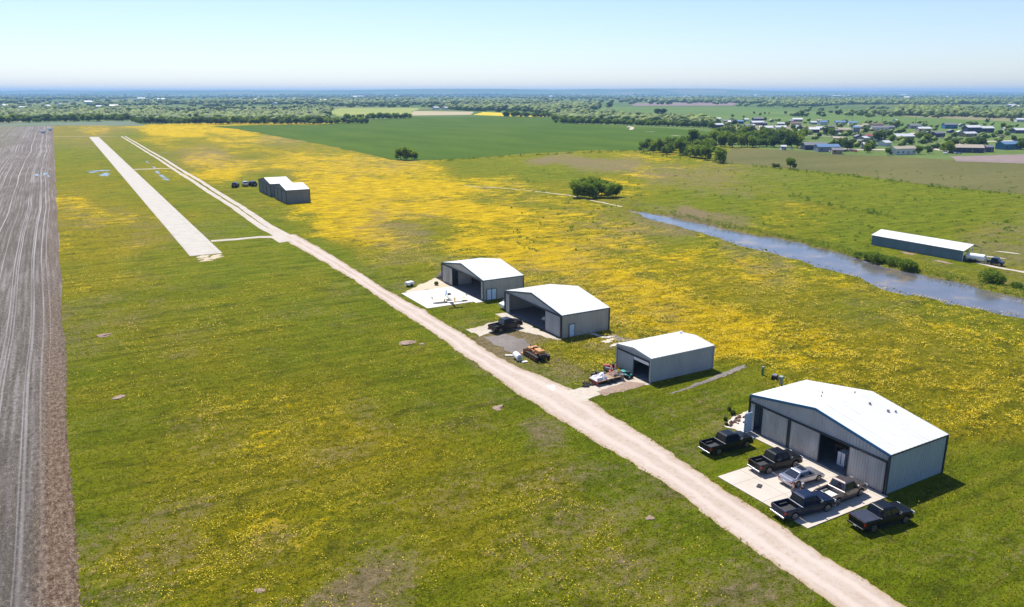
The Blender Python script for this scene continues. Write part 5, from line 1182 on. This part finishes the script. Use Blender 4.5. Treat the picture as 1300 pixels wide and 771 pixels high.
# ------------------------------------------------------------------ village
def house(label, px, py, w, dpt, h, wallm, roofm, rz, roof_h=None, name='house', cat='house', group=None, simple=False):
    x, y = G(px, py); t = thing(name, label, cat, (x, y, 0), rz, group); roof_h = roof_h or dpt*.22
    hw, hd = w/2, dpt/2
    wl_ = MB().box(-hw, hw, -hd, hd, 0, h); 
    for s in (-1, 1): wl_.add([(s*(hw-.01), -hd, h), (s*(hw-.01), hd, h), (s*(hw-.01), 0, h+roof_h)], [(0, 1, 2)])
    wl_.build('wall', wallm, t, fix=False)
    ov = .4; sl = roof_h/hd; mb = MB()
    for s in (-1, 1):
        mb.add([(-hw-ov, s*(hd+ov), h-sl*ov), (hw+ov, s*(hd+ov), h-sl*ov), (hw+ov, 0, h+roof_h), (-hw-ov, 0, h+roof_h)]+[(-hw-ov, s*(hd+ov), h-sl*ov+.15), (hw+ov, s*(hd+ov), h-sl*ov+.15), (hw+ov, 0, h+roof_h+.15), (-hw-ov, 0, h+roof_h+.15)],
               [(0, 1, 2, 3), (4, 5, 6, 7), (0, 1, 5, 4), (1, 2, 6, 5), (3, 0, 4, 7)])
    mb.build('roof', roofm, t)
    if simple: return t
    n = max(2, int(w/4))
    for i in range(n):
        xx = -hw+w*(i+.5)/n
        for s in (-1, 1):
            if i == n//2 and s < 0: MB().box(xx-.5, xx+.5, -hd-.06, -hd-.01, .1, 2.1).build('door', 'wood', t)
            else: MB().box(xx-.6, xx+.6, *sorted((s*(hd+.06), s*(hd+.01))), 1.1, 2.1).build('window', 'glass', t)
    return t
M['h_white'] = plain('h_white', (.62, .62, .62), .7); M['h_grey'] = plain('h_grey', (.25, .26, .29), .7); M['h_blue'] = plain('h_blue', (.04, .16, .30), .7)
M['h_navy'] = plain('h_navy', (.04, .05, .11), .7); M['h_tan'] = plain('h_tan', (.36, .28, .2), .7); M['h_cream'] = plain('h_cream', (.6, .56, .45), .7)
M['r_grey'] = plain('r_grey', (.16, .16, .18), .7); M['r_pale'] = plain('r_pale', (.58, .58, .58), .5); M['r_brown'] = plain('r_brown', (.16, .10, .07), .8); M['r_red'] = plain('r_red', (.25, .07, .05), .8); M['r_blue'] = plain('r_blue', (.12, .22, .36), .5); M['r_tan'] = plain('r_tan', (.38, .32, .24), .8)
ya = -YAW
H_ = [
 (1033, 190, 22, 9, 3, 'h_navy', 'r_grey', 'long dark navy house at the left front of the village'),
 (1049, 192.5, 22, 8, 3, 'h_grey', 'r_blue', 'grey-blue long house at the village edge beside the pasture'),
 (1098, 190, 5, 6, 3.4, 'h_navy', 'r_pale', 'small dark house with pale roof beside a dark tree'),
 (1145, 196, 25, 7, 3.4, 'h_white', 'r_tan', 'long white house with pale end wall nearest the pasture'),
 (1145, 178, 24, 10, 3, 'h_tan', 'r_pale', 'wide house with bright white roof in the village centre'),
 (1102, 177.5, 12, 7, 3, 'h_cream', 'r_red', 'cream house with a red roof behind dark trees'),
 (1070, 169, 17, 9, 3, 'h_tan', 'r_tan', 'tan-roofed house in the middle row of the village'),
 (1086, 168.5, 9, 7, 4.6, 'h_grey', 'r_blue', 'taller lavender grey house in the middle row'),
 (1066, 159, 16, 9, 3.2, 'h_grey', 'r_blue', 'blue-roofed house in the back row of the village'),
 (1082, 159.5, 14, 8, 3.2, 'h_white', 'r_blue', 'white house with blue roof at the back row'),
 (1044, 159, 15, 8, 3.4, 'h_white', 'r_blue', 'white-walled house with pale blue roof left of the back row'),
 (1030, 168.5, 20, 9, 3, 'h_navy', 'r_pale', 'dark house with pale roof behind the grove'),
 (1112, 162, 20, 8, 3, 'h_tan', 'r_brown', 'brown-roofed house at the back row near a pole'),
 (1116, 166, 24, 8, 3, 'h_white', 'r_grey', 'long white and grey house in front of the brown-roofed one'),
 (1128, 165.5, 14, 8, 3, 'h_grey', 'r_grey', 'grey house at the right end of the back row'),
 (1010, 160, 17, 8, 3, 'h_cream', 'r_brown', 'cream house at the back left of the village'),
 (1012, 155, 18, 9, 3.2, 'h_tan', 'r_pale', 'tan house with white roof farthest back on the left'),
 (962, 154, 20, 10, 3, 'h_navy', 'r_grey', 'dark-walled barn at the back left with a grey roof'),
 (961, 159, 22, 9, 3, 'h_grey', 'r_pale', 'barn with bright white roof behind the grove'),
 (950, 164, 11, 8, 3.2, 'h_blue', 'r_grey', 'small blue house behind the grove'),
 (972, 165.5, 20, 8, 2.6, 'h_cream', 'r_pale', 'low shed with a cream wall just behind the grove'),
 (990, 165, 17, 8, 2.6, 'h_white', 'r_pale', 'low white shed just behind the grove'),
 (938, 157.5, 14, 8, 3, 'h_navy', 'r_blue', 'navy house with blue roof left of the barns'),
 (923, 157, 14, 8, 3, 'h_grey', 'r_grey', 'grey house near the left end of the village'),
 (911, 162.5, 16, 8, 3.2, 'h_navy', 'r_pale', 'navy house with pale roof at the left end of the village'),
 (910, 154, 13, 8, 3, 'h_white', 'r_pale', 'white house farthest left behind the belt of trees'),
 (1160, 163.5, 18, 9, 3, 'h_grey', 'r_grey', 'grey-roofed house right of the village centre'),
 (1172, 167.5, 18, 8, 3, 'h_tan', 'r_pale', 'white-roofed house right of the village centre'),
 (1205, 163.5, 20, 9, 4, 'h_blue', 'r_grey', 'solid blue barn standing alone at the back'),
 (1233, 169, 21, 10, 5, 'h_navy', 'r_pale', 'large navy barn with white roof strip'),
 (1250, 168.5, 20, 9, 4, 'h_navy', 'r_pale', 'navy house with white roof right of the large barn'),
 (1190, 174, 16, 7, 3, 'h_navy', 'r_grey', 'small dark house with a car port beside the lane'),
 (1229, 173.5, 20, 7, 2.6, 'h_tan', 'r_pale', 'long low house with pale roof below the navy barns'),
 (1293, 169.5, 18, 9, 3, 'h_navy', 'r_pale', 'white-roofed house at the right edge of the photo'),
 (1296, 155, 20, 9, 3, 'h_white', 'r_pale', 'white house far back at the right edge'),
 (1227, 193.5, 26, 9, 3, 'h_navy', 'r_tan', 'dark blue house with tan roof at the front right of the village'),
 (1253, 193, 8, 6, 3, 'h_navy', 'r_grey', 'small navy hut beside the tan-roofed house'),
 (1280, 189.5, 25, 8, 3.4, 'h_blue', 'r_blue', 'bright blue long house at the front right of the village'),
 (1298, 187, 12, 8, 4, 'h_blue', 'r_grey', 'blue house cut by the right edge behind a dark tree'),
 (1062, 195.5, 9, 6, 2.4, 'h_tan', 'r_grey', 'small shed with grey roof at the pasture edge'),
 (994, 190.5, 5, 4, 2.2, 'h_white', 'r_pale', 'tiny white shed at the pasture edge by the grove'),
]
rh = random.Random(4)
for px, py, w, dp_, h, wm, rm, lab in H_:
    house(lab, px, py, w*.68, dp_*.85, h*1.1, wm, rm, ya+R(rh.choice([-8, 0, 6, 10, -14, 20])))
for k in range(40):
    px, py = rh.choice([(905, 990, 153, 166), (990, 1140, 156, 171), (1140, 1300, 160, 176), (1060, 1240, 174, 188), (1010, 1090, 156, 172)])[:2], None
    a_ = [(905, 990, 153, 165), (990, 1140, 155, 171), (1140, 1300, 161, 175), (1060, 1130, 174, 186), (1000, 1100, 156, 170)][k % 5]
    qx, qy = rh.uniform(a_[0], a_[1]), rh.uniform(a_[2], a_[3]); kk = k % 4
    house(['small pale outbuilding squeezed among the village houses', 'small grey outbuilding squeezed among the village houses', 'small dark outbuilding squeezed among the village houses', 'small tan outbuilding squeezed among the village houses'][kk], qx, qy, rh.uniform(5, 9), rh.uniform(4, 6), 2.6, ['h_white', 'h_grey', 'h_navy', 'h_tan'][kk], ['r_pale', 'r_pale', 'r_grey', 'r_tan'][kk], rh.uniform(0, 3.1), group=['pale', 'grey', 'dark', 'tan'][kk]+' village outbuildings', simple=True, name='outbuilding', cat='shed')
# vehicles among the houses
vm = [('p_white', 'white'), ('p_black', 'black'), ('p_silver', 'silver'), ('red_paint', 'red')]
vproto = {}
def village_car(px, py, k):
    m_, cn = vm[k % 4]; x, y = G(px, py); t = thing('village_car', cn+' car parked among the village houses', 'car', (x, y, .05), rh.uniform(0, 6.28), cn+' cars in the village')
    if m_ not in vproto:
        a = MB().loft([[(-2.3, -.9, .3), (2.3, -.9, .3), (2.3, .9, .3), (-2.3, .9, .3)], [(-2.35, -.9, .8), (2.3, -.88, .75), (2.3, .88, .75), (-2.35, .9, .8)], [(-2.2, -.85, .95), (1.2, -.85, .95), (1.2, .85, .95), (-2.2, .85, .95)]]).mesh('body')
        b_ = MB().loft([[(-1.7, -.8, .95), (1., -.8, .95), (1., .8, .95), (-1.7, .8, .95)], [(-1.2, -.65, 1.45), (.3, -.65, 1.45), (.3, .65, 1.45), (-1.2, .65, 1.45)]]).mesh('windows')
        c = MB()
        for xx in (-1.4, 1.4):
            for s in (-1, 1): c.tube([(xx, s*.95, .33), (xx, s*.75, .33)], .33, 10)
        vproto[m_] = (a, b_, c.mesh('wheels'))
    a, b_, c = vproto[m_]; obj('body', a, m_, t); obj('windows', b_, 'glass', t); obj('wheels', c, 'rubber', t)
for k, (px, py) in enumerate([(1057, 193.5), (1072, 192.8), (1079, 192.5), (1086, 193), (1064, 191), (1110, 186), (1196, 175.5), (1204, 175), (1213, 176.5), (1262, 174.5), (1268, 174), (1273, 173.8), (1200, 195.5), (1208, 195), (1216, 195.8), (1155, 181), (1240, 174.8), (1185, 172), (1123, 171), (1092, 172), (1050, 172), (1020, 163), (998, 158), (985, 160), (978, 157), (1040, 164), (1005, 189.5), (1016, 189), (945, 160), (930, 161), (1222, 188), (1180, 181)]): village_car(px, py, k)
for k in range(58):
    tl = [(1062, 189, .8), (1070, 187, .9), (1076, 190, .9), (1083, 186, .7), (1101, 194, .8), (1103, 191, .9), (1127, 197, .6), (1114, 180, 1.1), (1120, 177, 1.), (1132, 181, .8), (1129, 175, .8), (1146, 183, .7), (1154, 184, .7), (1168, 179, .9), (1177, 181, .9), (1172, 176, .8), (1166, 196, .7), (1180, 195, .5), (1199, 193, .8), (1205, 194, 1.), (1211, 187, .8), (1230, 187, .9), (1245, 189, 1.1), (1248, 192, .6), (1238, 185, .8), (1236, 164, 1.), (1280, 168, .9), (1287, 179.5, .6), (1297, 190, 1.), (1273, 163, .8), (1253, 156, .7), (1284, 155, .6), (1050, 172, 1.1), (1056, 174, 1.), (1022, 170, .9), (1014, 168, .9), (1006, 166, .8), (1040, 175, .6), (1098, 170, .8), (1138, 163, 1.1), (1132, 164, .9), (1000, 161, .7), (932, 159, .9), (943, 157, .7), (912, 158, .9), (904, 158, 1.), (902, 163, .9), (930, 149, .6), (957, 145, .6), (965, 147, .7), (971, 145, .5), (976, 145, .4), (997, 145, .7), (1013, 145, .6), (944, 150, .5), (1146, 170, .7), (1260, 175, .5), (1090, 176, .6)]
    px, py, s = tl[k]; x, y = G(px, py); tree(mid_p[[3, 0, 3, 4, 1][k % 5]], x, y, s*.95, 'dark rounded tree standing among the village houses', 'trees among the village houses')
# power poles
def pole(px, py, h, label):
    x, y = G(px, py); t = thing('utility_pole', label, 'utility pole', (x, y, 0), ya)
    MB().tube([(0, 0, 0), (0, 0, h)], [.22, .14], 7).build('post', 'pole_wood', t); MB().box(-1.4, 1.4, -.08, .08, h-1., h-.8).build('crossarm', 'pole_wood', t)
for px, py, h, lab in [(1082, 157, 13, 'wooden power pole left of the village centre against the plain'), (1120, 156, 13, 'wooden power pole at the village centre skyline'), (1162, 157, 13, 'wooden power pole right of the village centre'), (1039, 163, 11, 'wooden power pole at the left of the village houses'), (1233, 192, 9, 'pole in front of the tan-roofed house')]: pole(px, py, h, lab)
# white barns and houses across the far plain
rb = random.Random(9)
for k, (px, py) in enumerate([(75, 134.5), (60, 137), (112, 131.5), (128, 137.8), (145, 137), (230, 123.5), (245, 130), (292, 129.2), (350, 128), (375, 127.3), (327, 128.5), (349, 133.2), (258, 143.8), (265, 143.6), (450, 124.5), (457, 124), (565, 139.5), (553, 139.3), (770, 119.8), (782, 120.5), (503, 123), (940, 121), (960, 122), (1062, 123.5), (1070, 124), (1078, 123.6), (1030, 121), (1147, 122), (1152, 125.5), (1201, 125), (1262, 143), (1190, 131), (7, 136.5), (30, 139), (90, 139), (180, 127), (205, 128), (410, 129), (640, 129), (700, 124), (870, 124.5), (1290, 138), (1283, 136)]):
    x, y = G(px, py); d_ = math.hypot(x, y); s = min(5, max(1, d_/1500.))
    house('small white building far out on the plain, one of many pale specks', px, py, 13*s, 8*s**.7, 4*s**.6, 'h_white', 'r_pale', rb.uniform(0, 3), group='pale buildings on the far plain', simple=True, name='farm_building', cat='building')
def water_tower(px, py, h, lab):
    x, y = G(px, py); t = thing('water_tower', lab, 'water tower', (x, y, 0))
    MB().tube([(0, 0, 0), (0, 0, h*.7)], h*.07, 10).build('column', 'h_white', t); MB().blob((0, 0, h*.82), h*.24, (1, 1, .75), 2, 0).build('tank', 'h_white', t, smooth=True)
water_tower(190, 125, 40, 'white water tower on the left of the far plain'); water_tower(782, 121, 34, 'white water tower right of centre on the far plain'); water_tower(727, 122, 34, 'pale slender water tower near the centre of the skyline')
# farm vehicles at far corner of the ploughed field
for k, (px, py) in enumerate([(64, 166.2), (55, 169.3)]):
    x, y = G(px, py); t = thing('farm_trailer', ['white trailer at the far right corner of the ploughed field', 'pale trailer just left of the white one in the ploughed field'][k], 'trailer', (x, y, 0), .4)
    MB().box(-2.2, 2.2, -1.1, 1.1, .6, 2.8).build('box', 'white_paint', t, bevel=.1)
    for s in (-1, 1): g = thing_part('wheel', t, (0, s*1.1, .5)); MB().tube([(0, -.15, 0), (0, .15, 0)], .5, 12).build('tyre', 'rubber', g)
# irrigation lines / white objects in the far crop field
for k, (px, py) in enumerate([(800, 162.5), (826, 167.5), (858, 172.3)]):
    blob_patch('sand_patch', G(px, py), 4.5, 2.0, 'dirt_far', .07, .4, 300+k, rot=ya)
path_strip('sandy_track', [(797, 160.5), (803, 162), (801, 165)], 4, 'dirt_far', .08, .3, 2)

# ------------------------------------------------------------------ plants as real geometry
def solid_mask(X, Y):
    bad = np.zeros(X.shape, bool)
    for a in ((53.8, 75.2, 40.1, 58.6), (53.8, 65.6, 40, 51.7), (64, 65.6, 51, 60.5), (54, 75, 124.6, 143.2), (65, 75.4, 98, 116.5), (65, 77, 75.5, 83.3), (23.3, 31.6, 196, 791), (63.4, 69.4, 58.8, 61.4)):
        bad |= (X > a[0]) & (X < a[1]) & (Y > a[2]) & (Y < a[3])
    rl = resample(ROAD_L, Y); rr_ = resample(ROAD_R, Y); q_ = .35*vnoise(X*2.1, Y*2.1, 15); bad |= (X > rl+q_) & (X < rr_-q_) & (Y < 214)
    for poly in ([(715, 497), (740, 492), (765, 488), (790, 481), (805, 478), (826, 488), (800, 492), (780, 496), (757, 503), (742, 510), (725, 506)], [(590, 419), (640, 405), (628, 399), (643, 397), (713, 432), (652, 419), (630, 421), (610, 427)], [(612, 429), (640, 424), (668, 432), (672, 447), (668, 453), (650, 449), (630, 440)], [(845, 501), (944, 463), (946, 467), (855, 500)], [(513, 371), (560, 350), (590, 372), (525, 371)]):
        bad |= in_poly(X, Y, [G(*q) for q in poly])
    bad |= in_poly(X, Y, creek)
    return bad
def visible_pts(n, seed, dmax, dmin=0):
    r = np.random.default_rng(seed); out = []
    # even in picture terms near, thinning outwards
    X = r.uniform(GX0+.1, 190, n*4); Y = r.uniform(24, dmax, n*4); px, py = PX(X, Y); d = np.hypot(X, Y)
    ok = (px > -40) & (px < 1340) & (py < 800) & (d < dmax) & (d > dmin) & ~solid_mask(X, Y)
    return X[ok][:n], Y[ok][:n], r
def tufts(name, label, n, seed, dmax, h, m, wgt):
    X, Y, r = visible_pts(n, seed, dmax); Fv, Bv, Lv = plants_at(X, Y); keep = r.random(len(X)) < wgt(Fv, Bv, Lv, X, Y); X, Y = X[keep], Y[keep]; n = len(X)
    nb = 3; XX = np.repeat(X, nb); YY = np.repeat(Y, nb); a = r.uniform(0, 6.28, n*nb); hh = h*(.5+r.random(n*nb)); ln = r.uniform(.1, .6, n*nb)*hh; w = .025+.03*r.random(n*nb)
    bx, by = XX+r.normal(0, .05, n*nb), YY+r.normal(0, .05, n*nb)
    V = np.stack([np.stack([bx-w*np.sin(a), by+w*np.cos(a), -.02+0*a], -1), np.stack([bx+w*np.sin(a), by-w*np.cos(a), -.02+0*a], -1), np.stack([bx+ln*np.cos(a), by+ln*np.sin(a), hh], -1)], 1).reshape(-1, 3)
    o = obj(name, np_mesh(name, V, np.arange(n*nb*3).reshape(-1, 3)), m); return tag(o, label, 'grass', kind='stuff')
tufts('grass', 'green and straw grass tufts covering the near meadow', 190000, 41, 190, .11, 'blade', lambda F, B, Lu, X, Y: np.clip(1.05-B*1.2, .05, 1)*np.clip((185-np.hypot(X, Y))/90, 0, 1))
tufts('verge_grass', 'taller grass along the edges of the dirt road and yards', 60000, 42, 170, .16, 'leaf_light', lambda F, B, Lu, X, Y: np.clip(Lu-.45, 0, 1)*(B < .3)*np.clip((165-np.hypot(X, Y))/70, 0, 1))
def flowers(n, seed, dmax):
    X, Y, r = visible_pts(n, seed, dmax); Fv, Bv, Lv = plants_at(X, Y); cl = vnoise(X/1.6, Y/1.6, 8)*.6+vnoise(X/.6, Y/.6, 9)*.4
    keep = r.random(len(X)) < np.clip(Fv*1.9, 0, 1)**1.6*np.clip((cl-.47)*7, 0, 1)*np.clip((225-np.hypot(X, Y))/110, 0, 1); X, Y = X[keep], Y[keep]; n = len(X); d = np.hypot(X, Y)
    s = (.028+.038*r.random(n))*np.clip(d/90, .9, 1.5); z = .16+.22*r.random(n); a = r.uniform(0, 6.28, n); t1 = r.normal(0, .35, n); t2 = r.normal(0, .35, n)
    ca, sa = np.cos(a)*s, np.sin(a)*s
    V = np.stack([np.stack([X+ca, Y+sa, z+t1*s], -1), np.stack([X-sa, Y+ca, z+t2*s], -1), np.stack([X-ca, Y-sa, z-t1*s], -1), np.stack([X+sa, Y-ca, z-t2*s], -1)], 1).reshape(-1, 3)
    o = obj('wildflowers', np_mesh('wildflowers', V, np.arange(n*4).reshape(-1, 4)), 'petal'); return tag(o, 'countless small yellow wildflowers through the meadow', 'flowers', kind='stuff')
flowers(700000, 43, 230)
# reeds and scrub on the creek banks
def bank_scrub():
    r = np.random.default_rng(77); C = []
    up = [G(*q) for q in creek_up]
    for i in range(len(up)-1):
        a, b = np.array(up[i]), np.array(up[i+1]); L_ = np.linalg.norm(b-a); n = int(L_*(4.5 if i > 1 else 1.5))
        for k in range(n):
            p = a+(b-a)*r.random()+np.array([r.uniform(-.6, 4.), r.uniform(-.2, 1.)]); h = r.uniform(.25, .9)*(1.5 if r.random() < .12 else 1)
            m = int(20*h)
            C.append(np.stack([p[0]+r.normal(0, .4, m), p[1]+r.normal(0, .4, m), r.uniform(0, h, m)], 1))
    V, Fq = leaf_quads(np.concatenate(C), .11, r); tag(obj('bank_scrub', np_mesh('bank_scrub', V, Fq), 'leaf'), 'tangled green weeds and reeds along the far bank of the creek', 'weeds', kind='stuff')
    C = []; lo = [G(*q) for q in creek_lo]
    for i in range(len(lo)-1):
        a, b = np.array(lo[i]), np.array(lo[i+1]); n = int(np.linalg.norm(b-a)*1.3)
        for k in range(n):
            p = a+(b-a)*r.random()+np.array([r.uniform(-2.5, .3), 0]); m = 10; C.append(np.stack([p[0]+r.normal(0, .3, m), p[1]+r.normal(0, .3, m), r.uniform(0, .4, m)], 1))
    V, Fq = leaf_quads(np.concatenate(C), .08, r); tag(obj('bank_reeds', np_mesh('bank_reeds', V, Fq), 'reed'), 'straw-coloured reeds along the near bank of the creek', 'reeds', kind='stuff')
bank_scrub()
for k, (px, py, s, h) in enumerate([(1103, 329, 1.6, 1.8), (1112, 332, 1.9, 2.2), (1124, 334, 1.7, 1.8), (1135, 337, 1.8, 2.0), (1150, 341, 1.8, 2.2), (1157, 342.5, 1.5, 1.8), (1256, 359, 2.4, 2.9), (1264, 361, 1.8, 2.2), (1290, 366, 1.2, 1.2), (1090, 325, 1., 1.)]):
    x, y = G(px, py); V, Fq = shrub_mesh(s, h, 900, .14, 400+k); t = thing('shrub', ['shrub on the bank below the left end of the long shed', 'large willow shrub on the bank below the right end of the long shed', 'low bank shrub near the right edge of the photo'][0 if k < 6 or k == 9 else 1 if k < 8 else 2], 'shrub', (x, y, 0), 0, ['bank shrubs below the long shed left end', 'bank shrubs near the tank trailer', None][0 if k < 6 or k == 9 else 1 if k < 8 else 2])
    obj('foliage', np_mesh('foliage', V, Fq), 'leaf', t); MB().tube([(0, 0, 0), (.1, 0, h*.6)], .06, 5).build('stem', 'bark', t)
def pasture_weeds():
    r = np.random.default_rng(78); C = []
    for line in ([(905, 206), (960, 212), (1080, 224), (1180, 237), (1300, 249)], [(1000, 248), (1060, 262), (1150, 280)], [(560, 204.5), (700, 196), (800, 192), (870, 203)]):
        P_ = [np.array(G(*q)) for q in line]
        for a, b in zip(P_[:-1], P_[1:]):
            n = int(np.linalg.norm(b-a)*.55)
            for k in range(n):
                p = a+(b-a)*r.random()+r.normal(0, 1.2, 2); h = r.uniform(.3, 1.5)*(r.random() < .7)+.2; m = int(9+10*h); C.append(np.stack([p[0]+r.normal(0, .45, m), p[1]+r.normal(0, .45, m), r.uniform(0, h, m)], 1))
    for k in range(420):
        p = G(r.uniform(640, 1310), r.uniform(215, 320)); x, y = p
        if x > 1e3 or bool(in_poly(np.array([x]), np.array([y]), creek)[0]): continue
        h = r.uniform(.2, .6); m = 8; C.append(np.stack([x+r.normal(0, .4, m), y+r.normal(0, .4, m), r.uniform(0, h, m)], 1))
    V, Fq = leaf_quads(np.concatenate(C), .22, r); tag(obj('field_weeds', np_mesh('field_weeds', V, Fq), 'leaf'), 'dark green weed clumps along field edges and pasture', 'weeds', kind='stuff')
pasture_weeds()

# ------------------------------------------------------------------ haze
m, nt, b = mat('haze_air'); nt.nodes.remove(b)
v = N(nt, 'ShaderNodeVolumePrincipled'); v.inputs['Color'].default_value = (.36, .64, 1, 1); v.inputs['Density'].default_value = .000095; v.inputs['Anisotropy'].default_value = .1
L(nt, v.outputs[0], nt.nodes['Material Output'].inputs['Volume'])
M['haze'] = m
mb = MB(); mb.box(-BIG-500, BIG+500, -3500, BIG+500, -3, 106); tag(mb.build('haze', 'haze'), 'thin blue haze over the whole plain', 'haze', kind='stuff')

# ------------------------------------------------------------------ light, sky, camera
SUN_EL = R(57.5); az = R(7)      # sun stands almost along the runway axis, a little to its right
w = bpy.data.worlds.new('World'); scene.world = w; w.use_nodes = True; nt = w.node_tree
sky = nt.nodes.new('ShaderNodeTexSky'); sky.sky_type = 'NISHITA'; sky.sun_disc = False
sky.sun_elevation = SUN_EL; sky.sun_rotation = az; sky.altitude = 50; sky.air_density = 1.0; sky.dust_density = .3; sky.ozone_density = 2.2
bg = nt.nodes['Background']; bg.inputs['Strength'].default_value = .086; tint = mix(nt, 1., sky.outputs[0], (.90, .935, 1.12), 'MULTIPLY'); nt.links.new(tint, bg.inputs['Color'])
sl = bpy.data.lights.new('sun', 'SUN'); sl.energy = 4.3; sl.angle = R(.5); sl.color = (1, .96, .89)
so = bpy.data.objects.new('sun', sl); COL.objects.link(so)
d = Vector((math.sin(az)*math.cos(SUN_EL), math.cos(az)*math.cos(SUN_EL), math.sin(SUN_EL)))
so.rotation_euler = d.to_track_quat('Z', 'Y').to_euler(); so.location = (0, 0, 120)
cam = bpy.data.cameras.new('camera'); co = bpy.data.objects.new('camera', cam); COL.objects.link(co)
cam.sensor_width = 36; cam.lens = 36*F_/1300; cam.clip_start = .5; cam.clip_end = 120000
co.location = (0, 0, CH); co.rotation_euler = (R(90)-PIT, 0, -YAW); scene.camera = co
scene.view_settings.view_transform = 'Standard'; scene.view_settings.look = 'None'; scene.view_settings.exposure = .68; scene.view_settings.gamma = 1
scene.cycles.use_denoising = True; scene.cycles.denoiser = 'OPENIMAGEDENOISE'; scene.cycles.denoising_prefilter = 'ACCURATE'; scene.cycles.denoising_input_passes = 'RGB_ALBEDO_NORMAL'; scene.cycles.max_bounces = 5; scene.cycles.diffuse_bounces = 2; scene.cycles.glossy_bounces = 2; scene.cycles.volume_bounces = 0
scene.cycles.transparent_max_bounces = 6
